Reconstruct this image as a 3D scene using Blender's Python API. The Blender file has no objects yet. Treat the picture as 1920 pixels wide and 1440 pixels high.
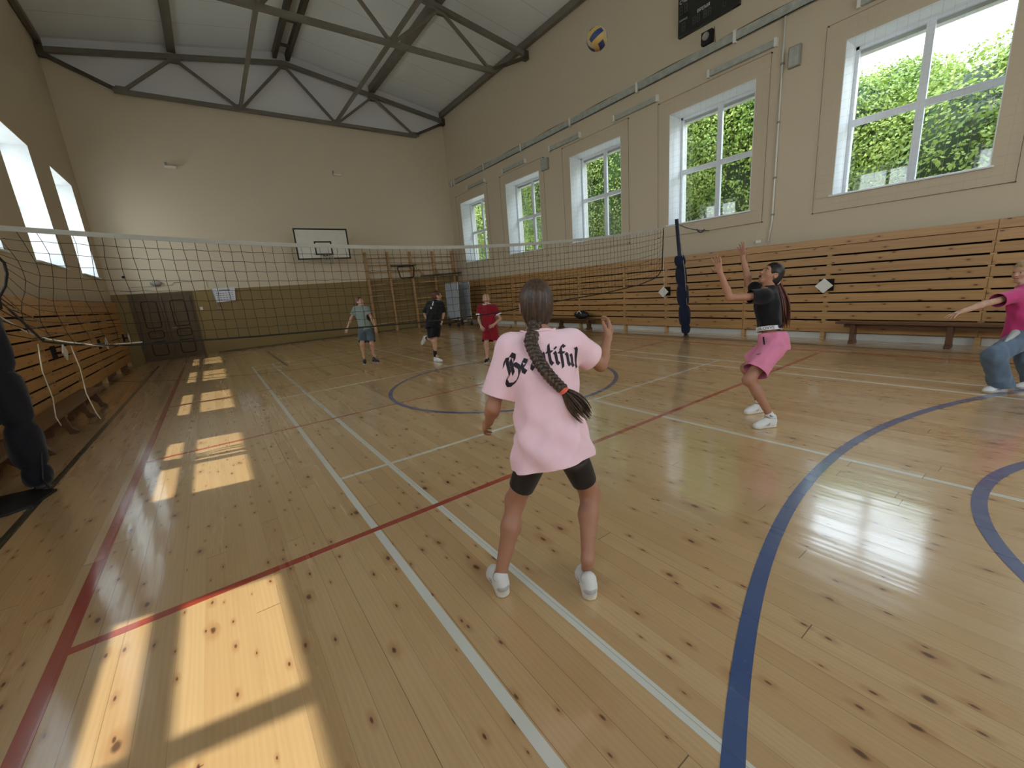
import bpy, bmesh, math, random
import numpy as np
from mathutils import Vector, Matrix
from mathutils.bvhtree import BVHTree

random.seed(7)
rng = np.random.default_rng(11)
SC = bpy.context.scene
COL = SC.collection

# ------------------------------------------------------------------ helpers
def lin(c):
    return tuple((x / 12.92 if x <= 0.04045 else ((x + 0.055) / 1.055) ** 2.4) for x in c)

def rgb(r, g, b):
    return lin((r / 255, g / 255, b / 255)) + (1.0,)

def V(*a):
    return np.array(a, dtype=float)

def nrm(v):
    v = np.asarray(v, float)
    return v / (np.linalg.norm(v) + 1e-12)

class MB:
    """collects polygons and links them as one mesh object"""
    def __init__(self):
        self.v = []; self.f = []; self.m = []
    def add(self, vs, fs, mi=0):
        o = len(self.v)
        self.v.extend([tuple(map(float, p)) for p in vs])
        self.f.extend([tuple(i + o for i in f) for f in fs])
        self.m.extend([mi] * len(fs))
        return self
    def hexa(self, p, mi=0):
        return self.add(p, [(0, 3, 2, 1), (4, 5, 6, 7), (0, 1, 5, 4), (1, 2, 6, 5), (2, 3, 7, 6), (3, 0, 4, 7)], mi)
    def box(self, x0, x1, y0, y1, z0, z1, mi=0):
        return self.hexa([(x0, y0, z0), (x1, y0, z0), (x1, y1, z0), (x0, y1, z0),
                          (x0, y0, z1), (x1, y0, z1), (x1, y1, z1), (x0, y1, z1)], mi)
    def beam(self, a, b, w, h, up=(0, 0, 1), mi=0):
        a = np.array(a, float); b = np.array(b, float); d = nrm(b - a)
        u = np.array(up, float); s = np.cross(d, u)
        if np.linalg.norm(s) < 1e-4:
            s = np.cross(d, (1, 0, 0))
        s = nrm(s); u = nrm(np.cross(s, d))
        c = [(-w / 2, -h / 2), (w / 2, -h / 2), (w / 2, h / 2), (-w / 2, h / 2)]
        return self.hexa([a + s * x + u * y for x, y in c] + [b + s * x + u * y for x, y in c], mi)
    def tube(self, pts, r, n=8, mi=0, caps=True, flat=1.0):
        pts = [np.array(p, float) for p in pts]
        m = len(pts)
        rs = r if hasattr(r, '__len__') else [r] * m
        o = []; fs = []; ref = None
        for i, p in enumerate(pts):
            d = nrm(pts[min(i + 1, m - 1)] - pts[max(i - 1, 0)])
            if ref is None:
                ref = np.cross(d, (0, 0, 1))
                if np.linalg.norm(ref) < 1e-3:
                    ref = np.cross(d, (1, 0, 0))
            ref = nrm(ref - d * (ref @ d)); b = np.cross(d, ref)
            for k in range(n):
                a = 2 * math.pi * k / n
                o.append(p + (ref * math.cos(a) + b * math.sin(a) * flat) * rs[i])
        for i in range(m - 1):
            for k in range(n):
                k2 = (k + 1) % n
                fs.append((i * n + k, i * n + k2, (i + 1) * n + k2, (i + 1) * n + k))
        if caps:
            fs.append(tuple(range(n - 1, -1, -1))); fs.append(tuple((m - 1) * n + k for k in range(n)))
        return self.add(o, fs, mi)
    def lathe(self, prof, c=(0, 0, 0), n=24, axis=(0, 0, 1), mi=0):
        ax = nrm(axis); s = np.cross(ax, (1, 0, 0))
        if np.linalg.norm(s) < 1e-3:
            s = np.cross(ax, (0, 1, 0))
        s = nrm(s); t = np.cross(ax, s); c = np.array(c, float); o = []; fs = []
        for r, z in prof:
            for k in range(n):
                a = 2 * math.pi * k / n
                o.append(c + ax * z + (s * math.cos(a) + t * math.sin(a)) * r)
        for i in range(len(prof) - 1):
            for k in range(n):
                k2 = (k + 1) % n
                fs.append((i * n + k, i * n + k2, (i + 1) * n + k2, (i + 1) * n + k))
        return self.add(o, fs, mi)
    def prism(self, poly, frame, depth, mi=0):
        """poly in 2D (x,y) on frame=(origin, xaxis, yaxis, normal), extruded by depth along the normal"""
        o, X, Y, N = [np.array(q, float) for q in frame]
        n = len(poly)
        a = [o + X * x + Y * y for x, y in poly]; b = [p + N * depth for p in a]
        fs = [tuple(range(n - 1, -1, -1)), tuple(range(n, 2 * n))]
        fs += [(i, (i + 1) % n, n + (i + 1) % n, n + i) for i in range(n)]
        return self.add(a + b, fs, mi)
    def sphere(self, c, r, nu=16, nv=10, M=None, mi=0):
        c = np.array(c, float); r = np.array(r if hasattr(r, '__len__') else (r, r, r), float)
        M = np.eye(3) if M is None else np.array(M, float)
        o = []; fs = []
        for j in range(nv + 1):
            t = math.pi * j / nv
            for i in range(nu):
                p = 2 * math.pi * i / nu
                q = V(math.sin(t) * math.cos(p), math.sin(t) * math.sin(p), math.cos(t)) * r
                o.append(c + q @ M)
        for j in range(nv):
            for i in range(nu):
                i2 = (i + 1) % nu
                fs.append((j * nu + i, (j + 1) * nu + i, (j + 1) * nu + i2, j * nu + i2))
        return self.add(o, fs, mi)
    def build(self, name, mats, parent=None, smooth=False, loc=None, bevel=0.0):
        me = bpy.data.meshes.new(name)
        vs = np.array(self.v)
        if loc is not None:
            vs = vs - np.array(loc, float)
        me.from_pydata([tuple(p) for p in vs], [], self.f)
        for m in (mats if isinstance(mats, (list, tuple)) else [mats]):
            me.materials.append(m)
        if any(self.m):
            me.polygons.foreach_set('material_index', self.m)
        if smooth:
            me.polygons.foreach_set('use_smooth', [True] * len(me.polygons))
        bm = bmesh.new(); bm.from_mesh(me)
        bmesh.ops.recalc_face_normals(bm, faces=bm.faces)
        bm.to_mesh(me); bm.free(); me.update()
        o = bpy.data.objects.new(name, me)
        COL.objects.link(o)
        if loc is not None:
            o.location = tuple(float(x) for x in loc)
        if parent is not None:
            put(o, parent)
        if bevel:
            b = o.modifiers.new('Bevel', 'BEVEL'); b.width = bevel; b.segments = 2; b.limit_method = 'ANGLE'
        return o

def wmat(o):
    m = o.matrix_basis.copy()
    while o.parent is not None:
        m = o.parent.matrix_basis @ o.matrix_parent_inverse @ m; o = o.parent
    return m

def put(o, parent):
    """parent keeping the place in the world"""
    o.parent = parent
    o.matrix_parent_inverse = wmat(parent).inverted()
    return o

def tag(o, label=None, cat=None, group=None, kind=None):
    if label: o['label'] = label
    if cat: o['category'] = cat
    if group: o['group'] = group
    if kind: o['kind'] = kind
    return o

def thing(name, loc, label, cat, group=None, kind=None):
    o = bpy.data.objects.new(name, None); COL.objects.link(o)
    o.empty_display_size = 0.1
    o.location = tuple(float(x) for x in loc)
    return tag(o, label, cat, group, kind)

# ------------------------------------------------------------------ materials
def new_mat(name):
    m = bpy.data.materials.new(name); m.use_nodes = True
    nt = m.node_tree; nt.nodes.clear()
    out = nt.nodes.new('ShaderNodeOutputMaterial')
    b = nt.nodes.new('ShaderNodeBsdfPrincipled')
    nt.links.new(b.outputs[0], out.inputs[0])
    return m, nt, b, out

class NG:
    """small node-graph writer"""
    def __init__(self, nt): self.nt = nt
    def n(self, t, **kw):
        nd = self.nt.nodes.new(t)
        for k, v in kw.items(): setattr(nd, k, v)
        return nd
    def l(self, a, b): self.nt.links.new(a, b)
    def s(self, sock, x):
        if isinstance(x, bpy.types.NodeSocket): self.l(x, sock)
        else: sock.default_value = x
    def math(self, op, a, b=0.0, c=0.0):
        nd = self.n('ShaderNodeMath', operation=op)
        self.s(nd.inputs[0], a); self.s(nd.inputs[1], b); self.s(nd.inputs[2], c)
        return nd.outputs[0]
    def mix(self, f, a, b, mode='MIX'):
        nd = self.n('ShaderNodeMix', data_type='RGBA', blend_type=mode)
        self.s(nd.inputs[0], f); self.s(nd.inputs[6], a); self.s(nd.inputs[7], b)
        return nd.outputs[2]
    def ramp(self, f, stops, interp='LINEAR'):
        nd = self.n('ShaderNodeValToRGB'); nd.color_ramp.interpolation = interp
        e = nd.color_ramp.elements
        while len(e) > len(stops): e.remove(e[-1])
        while len(e) < len(stops): e.new(1.0)
        for x, (p, c) in zip(e, stops):
            x.position = p; x.color = c if len(c) == 4 else tuple(c) + (1,)
        self.s(nd.inputs[0], f)
        return nd.outputs[0]
    def step(self, x, a, b):
        nd = self.n('ShaderNodeMapRange', interpolation_type='SMOOTHSTEP')
        self.s(nd.inputs[0], x); nd.inputs[1].default_value = a; nd.inputs[2].default_value = b
        return nd.outputs[0]
    def xyz(self, x, y, z):
        nd = self.n('ShaderNodeCombineXYZ'); self.s(nd.inputs[0], x); self.s(nd.inputs[1], y); self.s(nd.inputs[2], z)
        return nd.outputs[0]
    def noise(self, vec, scale=1.0, detail=3.0, rough=0.5, dim='3D', out=0):
        nd = self.n('ShaderNodeTexNoise', noise_dimensions=dim)
        self.l(vec, nd.inputs['Vector']); nd.inputs['Scale'].default_value = scale
        nd.inputs['Detail'].default_value = detail; nd.inputs['Roughness'].default_value = rough
        return nd.outputs[out]
    def bump(self, h, strength=0.3, dist=0.01):
        nd = self.n('ShaderNodeBump'); nd.inputs['Strength'].default_value = strength
        nd.inputs['Distance'].default_value = dist; self.l(h, nd.inputs['Height'])
        return nd.outputs[0]

def plain(name, col, rough=0.6, var=0.06, scale=6.0, bump=0.0, bscale=60.0, metal=0.0, spec=0.5, stretch=(1, 1, 1), coat=0.0):
    """one colour with a little procedural variation"""
    m, nt, b, out = new_mat(name); g = NG(nt)
    tc = g.n('ShaderNodeTexCoord'); mp = g.n('ShaderNodeMapping'); mp.inputs['Scale'].default_value = stretch
    g.l(tc.outputs['Object'], mp.inputs[0]); vec = mp.outputs[0]
    f = g.noise(vec, scale, 4.0)
    lo = tuple(max(0, c * (1 - var * 2)) for c in col[:3]) + (1,)
    hi = tuple(min(1, c * (1 + var * 2)) for c in col[:3]) + (1,)
    g.l(g.ramp(f, [(0.25, lo), (0.75, hi)]), b.inputs['Base Color'])
    b.inputs['Roughness'].default_value = rough; b.inputs['Metallic'].default_value = metal
    b.inputs['Specular IOR Level'].default_value = spec; b.inputs['Coat Weight'].default_value = coat
    if bump:
        g.l(g.bump(g.noise(vec, bscale, 3.0), bump, 0.004), b.inputs['Normal'])
    return m

def floor_mat(name, paint=None, paint_w=0.0):
    """varnished pine boards running along the hall; paint = colour of a court line over the same boards"""
    m, nt, b, out = new_mat(name); g = NG(nt)
    geo = g.n('ShaderNodeNewGeometry'); sp = g.n('ShaderNodeSeparateXYZ'); g.l(geo.outputs['Position'], sp.inputs[0])
    X, Y = sp.outputs[0], sp.outputs[1]
    W = 0.105
    xs = g.math('DIVIDE', X, W); pid = g.math('FLOOR', xs); fx = g.math('SUBTRACT', xs, pid)
    wn = g.n('ShaderNodeTexWhiteNoise', noise_dimensions='1D'); g.l(pid, wn.inputs['W'])
    ys = g.math('ADD', g.math('DIVIDE', Y, 4.2), g.math('MULTIPLY', wn.outputs[0], 9.0))
    sid = g.math('FLOOR', ys); fy = g.math('SUBTRACT', ys, sid)
    w2 = g.n('ShaderNodeTexWhiteNoise', noise_dimensions='2D'); g.l(g.xyz(pid, sid, 0.0), w2.inputs['Vector'])
    R1 = w2.outputs[0]; rc = g.n('ShaderNodeSeparateColor'); g.l(w2.outputs[1], rc.inputs[0]); R2 = rc.outputs[1]
    ex = g.math('MINIMUM', fx, g.math('SUBTRACT', 1.0, fx)); ey = g.math('MINIMUM', fy, g.math('SUBTRACT', 1.0, fy))
    gap = g.math('MAXIMUM', g.math('MULTIPLY', g.math('LESS_THAN', ex, 0.011), g.step(wn.outputs[0], 0.15, 0.9)), g.math('LESS_THAN', ey, 0.0005))
    # grain
    gv = g.xyz(g.math('ADD', g.math('MULTIPLY', X, 26.0), g.math('MULTIPLY', R1, 70.0)), g.math('MULTIPLY', Y, 1.1), g.math('MULTIPLY', R2, 31.0))
    gr = g.noise(gv, 1.0, 5.0, 0.6)
    wv = g.n('ShaderNodeTexWave', wave_type='RINGS', rings_direction='Y'); g.l(g.xyz(g.math('ADD', g.math('MULTIPLY', X, 3.0), g.math('MULTIPLY', R1, 20.0)), g.math('MULTIPLY', Y, 0.22), 0.0), wv.inputs['Vector'])
    wv.inputs['Scale'].default_value = 5.0; wv.inputs['Distortion'].default_value = 5.0; wv.inputs['Detail'].default_value = 2.0; wv.inputs['Detail Scale'].default_value = 1.2
    base = g.ramp(R1, [(0.0, rgb(199, 161, 112)), (0.45, rgb(206, 169, 119)), (0.8, rgb(211, 175, 126)), (1.0, rgb(203, 164, 114))])
    base = g.mix(g.math('MULTIPLY', g.step(gr, 0.45, 0.75), 0.22), base, rgb(176, 130, 80))
    base = g.mix(g.math('MULTIPLY', wv.outputs[1], 0.14), base, rgb(180, 132, 82))
    # large scale wear
    lv = g.noise(g.xyz(X, g.math('MULTIPLY', Y, 0.5), 0.0), 0.55, 3.0)
    base = g.mix(g.math('MULTIPLY', g.step(lv, 0.45, 0.7), 0.18), base, rgb(180, 142, 98))
    # knots
    def knots(sx, sy, seed, size, keep):
        vo = g.n('ShaderNodeTexVoronoi', voronoi_dimensions='2D', feature='F1')
        wob = g.noise(g.xyz(g.math('MULTIPLY', X, 22.0), g.math('MULTIPLY', Y, 12.0), seed), 1.0, 2.0)
        g.l(g.xyz(g.math('ADD', g.math('MULTIPLY', X, sx), g.math('MULTIPLY', wob, 0.10)), g.math('ADD', g.math('MULTIPLY', Y, sy), seed), 0.0), vo.inputs['Vector'])
        vo.inputs['Scale'].default_value = 1.0
        sc = g.n('ShaderNodeSeparateColor'); g.l(vo.outputs['Color'], sc.inputs[0])
        k = g.math('GREATER_THAN', sc.outputs[0], keep)
        sz = g.math('MULTIPLY_ADD', sc.outputs[1], size, size * 0.55)
        d = g.math('DIVIDE', vo.outputs['Distance'], sz)
        core = g.math('MULTIPLY', g.math('SUBTRACT', 1.0, g.step(d, 0.35, 1.0)), k)
        halo = g.math('MULTIPLY', g.math('SUBTRACT', 1.0, g.step(d, 0.8, 3.2)), k)
        return core, halo
    c1, h1 = knots(4.3, 2.0, 3.3, 0.052, 0.40)
    c2, h2 = knots(10.5, 3.9, 17.7, 0.062, 0.55)
    base = g.mix(g.math('MULTIPLY', g.math('MAXIMUM', h1, h2), 0.42), base, rgb(165, 106, 58))
    base = g.mix(g.math('MULTIPLY', g.math('MAXIMUM', c1, c2), 0.85), base, rgb(78, 42, 22))
    if paint:
        wear = g.noise(g.xyz(g.math('MULTIPLY', X, 14.0), g.math('MULTIPLY', Y, 14.0), 0.0), 1.0, 5.0, 0.7)
        base = g.mix(g.math('MULTIPLY_ADD', g.step(wear, 0.60, 0.82), -paint_w, 0.97), base, paint)
    base = g.mix(g.math('MULTIPLY', gap, 0.75), base, rgb(74, 46, 26))
    g.l(base, b.inputs['Base Color'])
    ro = g.math('MULTIPLY_ADD', gr, 0.12, g.math('MULTIPLY_ADD', R2, 0.10, 0.19))
    g.l(ro, b.inputs['Roughness'])
    b.inputs['Specular IOR Level'].default_value = 0.5
    b.inputs['Coat Weight'].default_value = 0.9; b.inputs['Coat IOR'].default_value = 1.85; b.inputs['Coat Roughness'].default_value = 0.11
    # boards are slightly cupped and tilted: streaky highlights
    tilt = g.math('MULTIPLY', g.math('SUBTRACT', fx, 0.5), g.math('SUBTRACT', R2, 0.5))
    cup = g.math('MULTIPLY', g.math('MULTIPLY', fx, fx), 0.5)
    und = g.noise(g.xyz(g.math('MULTIPLY', X, 7.0), g.math('MULTIPLY', Y, 0.9), 0.0), 1.0, 2.0)
    h = g.math('ADD', g.math('ADD', g.math('MULTIPLY', tilt, 0.55), g.math('MULTIPLY', cup, 0.25)), g.math('MULTIPLY', und, 0.9))
    h = g.math('SUBTRACT', h, g.math('MULTIPLY', gap, 0.5))
    nb_ = g.bump(h, 0.55, 0.0045); g.l(nb_, b.inputs['Normal']); g.l(nb_, b.inputs['Coat Normal'])
    return m

def board_mat(name, base_c, dark_c, knot=True, axis='Y', rough=0.35):
    """varnished pine cladding board; grain along the board"""
    m, nt, b, out = new_mat(name); g = NG(nt)
    geo = g.n('ShaderNodeNewGeometry'); sp = g.n('ShaderNodeSeparateXYZ'); g.l(geo.outputs['Position'], sp.inputs[0])
    oi = g.n('ShaderNodeObjectInfo'); rn = oi.outputs['Random']
    L = sp.outputs[1] if axis == 'Y' else sp.outputs[0]
    Z = sp.outputs[2]
    v = g.xyz(g.math('ADD', g.math('MULTIPLY', L, 0.9), g.math('MULTIPLY', rn, 50.0)), g.math('MULTIPLY', Z, 34.0), g.math('MULTIPLY', rn, 9.0))
    gr = g.noise(v, 1.0, 5.0, 0.6)
    base = g.ramp(rn, [(0.0, tuple(c * 0.88 for c in base_c[:3]) + (1,)), (0.5, base_c), (1.0, tuple(min(1, c * 1.1) for c in base_c[:3]) + (1,))])
    base = g.mix(g.math('MULTIPLY', g.step(gr, 0.42, 0.75), 0.55), base, dark_c)
    if knot:
        vo = g.n('ShaderNodeTexVoronoi', voronoi_dimensions='2D', feature='F1'); vo.inputs['Scale'].default_value = 1.0
        g.l(g.xyz(g.math('ADD', g.math('MULTIPLY', L, 2.3), g.math('MULTIPLY', rn, 40.0)), g.math('MULTIPLY', Z, 5.5), 0.0), vo.inputs['Vector'])
        d = vo.outputs['Distance']
        base = g.mix(g.math('MULTIPLY', g.math('SUBTRACT', 1.0, g.step(d, 0.06, 0.2)), 0.35), base, rgb(140, 84, 42))
        base = g.mix(g.math('MULTIPLY', g.math('SUBTRACT', 1.0, g.step(d, 0.03, 0.075)), 0.85), base, rgb(66, 34, 18))
    g.l(base, b.inputs['Base Color']); b.inputs['Roughness'].default_value = rough
    g.l(g.bump(gr, 0.15, 0.003), b.inputs['Normal'])
    return m

def wall_mat(name, col, band=None, stain=0.0):
    m, nt, b, out = new_mat(name); g = NG(nt)
    geo = g.n('ShaderNodeNewGeometry'); sp = g.n('ShaderNodeSeparateXYZ'); g.l(geo.outputs['Position'], sp.inputs[0])
    f = g.noise(geo.outputs['Position'], 0.7, 4.0)
    c = g.mix(g.math('MULTIPLY', f, 0.22), col, tuple(x * 0.82 for x in col[:3]) + (1,))
    if band:
        z0, bc = band
        edge = g.math('ADD', sp.outputs[2], g.math('MULTIPLY', g.math('SUBTRACT', g.noise(geo.outputs['Position'], 14.0, 2.0), 0.5), 0.012))
        c = g.mix(g.math('LESS_THAN', edge, z0), c, g.mix(f, bc, tuple(x * 0.85 for x in bc[:3]) + (1,)))
    g.l(c, b.inputs['Base Color']); b.inputs['Roughness'].default_value = 0.62
    b.inputs['Specular IOR Level'].default_value = 0.3
    g.l(g.bump(g.noise(geo.outputs['Position'], 30.0, 4.0), 0.12, 0.006), b.inputs['Normal'])
    return m

def ceiling_mat(name):
    m, nt, b, out = new_mat(name); g = NG(nt)
    geo = g.n('ShaderNodeNewGeometry'); sp = g.n('ShaderNodeSeparateXYZ'); g.l(geo.outputs['Position'], sp.inputs[0])
    y = g.math('DIVIDE', sp.outputs[1], 1.19); fr = g.math('FRACT', g.math('ADD', y, 0.3))
    seam = g.math('LESS_THAN', fr, 0.012)
    f = g.noise(geo.outputs['Position'], 1.1, 3.0)
    c = g.mix(g.math('MULTIPLY', f, 0.2), rgb(228, 233, 234), rgb(212, 217, 218))
    c = g.mix(g.math('MULTIPLY', seam, 0.5), c, rgb(120, 117, 106))
    g.l(c, b.inputs['Base Color']); b.inputs['Roughness'].default_value = 0.5
    return m

def glass_mat(name):
    m = bpy.data.materials.new(name); m.use_nodes = True; nt = m.node_tree; nt.nodes.clear(); g = NG(nt)
    out = g.n('ShaderNodeOutputMaterial'); tr = g.n('ShaderNodeBsdfTransparent'); gl = g.n('ShaderNodeBsdfGlossy'); lw = g.n('ShaderNodeLayerWeight'); lw.inputs[0].default_value = 0.5
    tr.inputs[0].default_value = (0.93, 0.955, 0.95, 1); gl.inputs['Roughness'].default_value = 0.02
    tc = g.n('ShaderNodeTexCoord')
    d = g.math('MULTIPLY_ADD', g.noise(tc.outputs['Object'], 3.0, 4.0), 0.02, 0.0)
    mx = g.n('ShaderNodeMixShader'); g.l(g.math('ADD', g.math('MULTIPLY_ADD', g.math('POWER', lw.outputs['Facing'], 4.0), 0.7, 0.045), d), mx.inputs[0]); g.l(tr.outputs[0], mx.inputs[1]); g.l(gl.outputs[0], mx.inputs[2])
    g.l(mx.outputs[0], out.inputs[0])
    return m

def leaf_mat(name, c1, c2):
    m, nt, b, out = new_mat(name); g = NG(nt)
    geo = g.n('ShaderNodeNewGeometry')
    f = g.noise(geo.outputs['Position'], 1.3, 4.0)
    r = geo.outputs['Random Per Island']
    c = g.mix(g.step(f, 0.35, 0.65), c1, c2)
    c = g.mix(g.math('MULTIPLY', r, 0.6), c, tuple(x * 0.5 for x in c1[:3]) + (1,))
    g.l(c, b.inputs['Base Color']); b.inputs['Roughness'].default_value = 0.5
    tl = g.n('ShaderNodeBsdfTranslucent'); g.l(c, tl.inputs[0])
    mx = g.n('ShaderNodeMixShader'); mx.inputs[0].default_value = 0.3
    g.l(b.outputs[0], mx.inputs[1]); g.l(tl.outputs[0], mx.inputs[2]); g.l(mx.outputs[0], out.inputs[0])
    return m

def cloth(name, col, var=0.05, rough=0.85):
    m, nt, b, out = new_mat(name); g = NG(nt)
    tc = g.n('ShaderNodeTexCoord'); vec = tc.outputs['Object']
    f = g.noise(vec, 9.0, 3.0)
    g.l(g.ramp(f, [(0.3, tuple(x * (1 - var) for x in col[:3]) + (1,)), (0.7, tuple(min(1, x * (1 + var)) for x in col[:3]) + (1,))]), b.inputs['Base Color'])
    b.inputs['Roughness'].default_value = rough; b.inputs['Sheen Weight'].default_value = 0.15
    b.inputs['Specular IOR Level'].default_value = 0.2
    mp = g.n('ShaderNodeMapping'); mp.inputs['Scale'].default_value = (13, 13, 3.5); g.l(vec, mp.inputs[0])
    wr = g.n('ShaderNodeTexNoise', noise_dimensions='3D', noise_type='RIDGED_MULTIFRACTAL'); g.l(mp.outputs[0], wr.inputs['Vector']); wr.inputs['Scale'].default_value = 1.0; wr.inputs['Detail'].default_value = 2.0
    bb = g.n('ShaderNodeBump'); bb.inputs['Strength'].default_value = 0.5; bb.inputs['Distance'].default_value = 0.006; g.l(wr.outputs[0], bb.inputs['Height'])
    fb = g.n('ShaderNodeBump'); fb.inputs['Strength'].default_value = 0.12; fb.inputs['Distance'].default_value = 0.002; g.l(g.noise(vec, 420.0, 2.0), fb.inputs['Height']); g.l(bb.outputs[0], fb.inputs['Normal'])
    g.l(fb.outputs[0], b.inputs['Normal'])
    return m

def hair_mat(name, c1, c2, stretch):
    m, nt, b, out = new_mat(name); g = NG(nt)
    tc = g.n('ShaderNodeTexCoord'); mp = g.n('ShaderNodeMapping'); mp.inputs['Scale'].default_value = stretch
    g.l(tc.outputs['Object'], mp.inputs[0])
    f = g.noise(mp.outputs[0], 1.0, 4.0, 0.6)
    g.l(g.ramp(f, [(0.35, c1), (0.7, c2)]), b.inputs['Base Color'])
    b.inputs['Roughness'].default_value = 0.42; b.inputs['Specular IOR Level'].default_value = 0.45
    g.l(g.bump(f, 0.6, 0.004), b.inputs['Normal'])
    return m

def skin_mat(name, col):
    m, nt, b, out = new_mat(name); g = NG(nt)
    tc = g.n('ShaderNodeTexCoord'); f = g.noise(tc.outputs['Object'], 12.0, 3.0)
    g.l(g.mix(f, tuple(x * 0.9 for x in col[:3]) + (1,), tuple(min(1, x * 1.1) for x in col[:3]) + (1,)), b.inputs['Base Color'])
    b.inputs['Roughness'].default_value = 0.5; b.inputs['Specular IOR Level'].default_value = 0.35
    return m

M = {}
M['floor'] = floor_mat('floor_boards')
M['line_white'] = floor_mat('white_line_paint', rgb(222, 220, 208), 0.5)
M['line_red'] = floor_mat('red_line_paint', rgb(168, 60, 42), 0.35)
M['line_blue'] = floor_mat('blue_line_paint', rgb(32, 76, 134), 0.3)
M['line_green'] = floor_mat('dark_green_line_paint', rgb(66, 70, 62), 0.35)
M['wall'] = wall_mat('beige_wall_paint', rgb(202, 187, 162))
M['wall_back'] = wall_mat('beige_and_olive_wall_paint', rgb(214, 199, 173), (2.147, rgb(148, 126, 80)))
M['gable'] = wall_mat('white_gable_sheet', rgb(228, 227, 226))
M['reveal'] = plain('white_reveal_plaster', rgb(232, 234, 236), 0.6, 0.02)
M['ceiling'] = ceiling_mat('white_ceiling_panels')
M['steel'] = plain('grey_painted_steel', rgb(112, 107, 95), 0.5, 0.08, 3.0)
M['steel_dark'] = plain('dark_painted_steel', rgb(74, 67, 58), 0.5, 0.08, 3.0)
M['pvc'] = plain('white_window_plastic', rgb(226, 230, 234), 0.35, 0.02)
M['glass'] = glass_mat('window_glass')
M['board'] = board_mat('pine_cladding', rgb(184, 142, 91), rgb(148, 101, 55))
M['board_left'] = board_mat('pine_cladding_left', rgb(190, 142, 86), rgb(150, 100, 52))
M['batten'] = board_mat('pine_batten', rgb(204, 164, 110), rgb(166, 118, 70), knot=False)
M['bench'] = board_mat('brown_bench_wood', rgb(100, 66, 40), rgb(70, 44, 26), knot=False)
M['bars'] = board_mat('wall_bar_wood', rgb(188, 148, 100), rgb(146, 106, 66), knot=False)
M['recess_shade'] = plain('painted_recess_shade', rgb(26, 20, 14), 0.9, 0.02)  # near-black colour standing in for shade in gaps and holes
M['door'] = plain('brown_door_paint', rgb(104, 88, 70), 0.75, 0.04, spec=0.2)
M['door_trim'] = plain('dark_door_moulding', rgb(52, 42, 32), 0.7, 0.04, spec=0.2)
M['white'] = plain('white_plastic', rgb(226, 224, 216), 0.5, 0.02)
M['grey'] = plain('grey_plastic', rgb(150, 146, 136), 0.5, 0.03)
M['rail'] = plain('galvanised_tray', rgb(168, 170, 160), 0.45, 0.10, 9.0)
M['cable'] = plain('brown_cable', rgb(120, 98, 74), 0.6, 0.05)
M['cord_pale'] = plain('pale_cord', rgb(190, 180, 160), 0.8, 0.05)
M['black'] = plain('black_plastic', rgb(26, 25, 25), 0.5, 0.02)
M['board_black'] = plain('scoreboard_face', rgb(34, 36, 34), 0.45, 0.03)
M['digit'] = plain('unlit_digit', rgb(86, 82, 80), 0.5, 0.02)
M['text_grey'] = plain('pale_lettering', rgb(240, 240, 234), 0.6, 0.02)
M['net'] = plain('black_net_cord', rgb(34, 28, 22), 0.8, 0.05)
M['tape'] = cloth('white_net_tape', rgb(172, 168, 156))
M['rope'] = cloth('white_rope', rgb(196, 186, 164))
M['pad'] = cloth('navy_padding', rgb(31, 31, 37), 0.1, 0.85)
M['pad_right'] = cloth('blue_padding', rgb(30, 36, 58), 0.1, 0.8)
M['post'] = plain('dark_post_paint', rgb(28, 32, 48), 0.4, 0.03)
M['hoop_white'] = plain('backboard_white', rgb(218, 214, 202), 0.4, 0.02)
M['hoop_rim'] = plain('rim_orange_brown', rgb(110, 62, 40), 0.4, 0.03)
M['table_blue'] = plain('blue_grey_table_top', rgb(170, 178, 188), 0.45, 0.06)
M['paper'] = plain('white_paper', rgb(222, 222, 226), 0.7, 0.03)
M['paper_ink'] = plain('grey_blue_print', rgb(120, 128, 150), 0.7, 0.10, 30.0)
M['bark'] = plain('tree_bark', rgb(92, 78, 62), 0.9, 0.2, 8.0, 0.5)
M['leaf'] = leaf_mat('leaves_light', rgb(122, 152, 54), rgb(176, 194, 98))
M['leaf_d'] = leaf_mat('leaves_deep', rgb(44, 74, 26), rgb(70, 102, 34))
M['ground'] = plain('pale_bounce_ground', rgb(216, 212, 204), 0.9, 0.05, 2.0)  # tone kept pale so the ground bounces daylight indoors
M['facade'] = plain('outer_wall_plaster', rgb(196, 192, 182), 0.8, 0.05)
M['skin'] = skin_mat('tanned_skin', rgb(174, 124, 99))
M['skin_l'] = skin_mat('light_skin', rgb(194, 150, 126))
CAM_F = 769.289
CAM_B = [(0.805228, -0.588053, -0.076174), (0.196632, 0.143612, 0.969903), (0.559414, 0.795971, -0.23127)]
SUN_E = 6.0
SKY_E = 7.9
EXPO = 0.0
# ------------------------------------------------------------------ the hall
XL, XR, YF, YN = -2.35, 9.75, 17.6, -6.6
CX, NETY = 3.7, 5.5
ZW, SL = 8.92, 0.162                      # ceiling height at the walls, roof slope
def zc(x): return ZW + SL * ((XR - XL) / 2 - abs(x - CX))
PITCH, WC0, WHALF = 3.41, 2.11, 0.975
WCS = [WC0 + PITCH * k for k in range(-2, 5)]

fl = MB().box(XL - 0.7, XR + 0.7, YN - 0.3, YF + 0.3, -0.12, 0.0).build('floor', M['floor'])
tag(fl, 'varnished knotty pine board floor with painted court lines', 'floor', kind='structure')
gd = MB().box(-60, 60, -50, 70, -0.9, -0.7).build('ground', M['ground'])  # unseen ground plane, pale to throw light up onto the ceiling
tag(gd, 'unseen ground outside the hall, made pale to bounce daylight indoors', 'ground', kind='structure')

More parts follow.
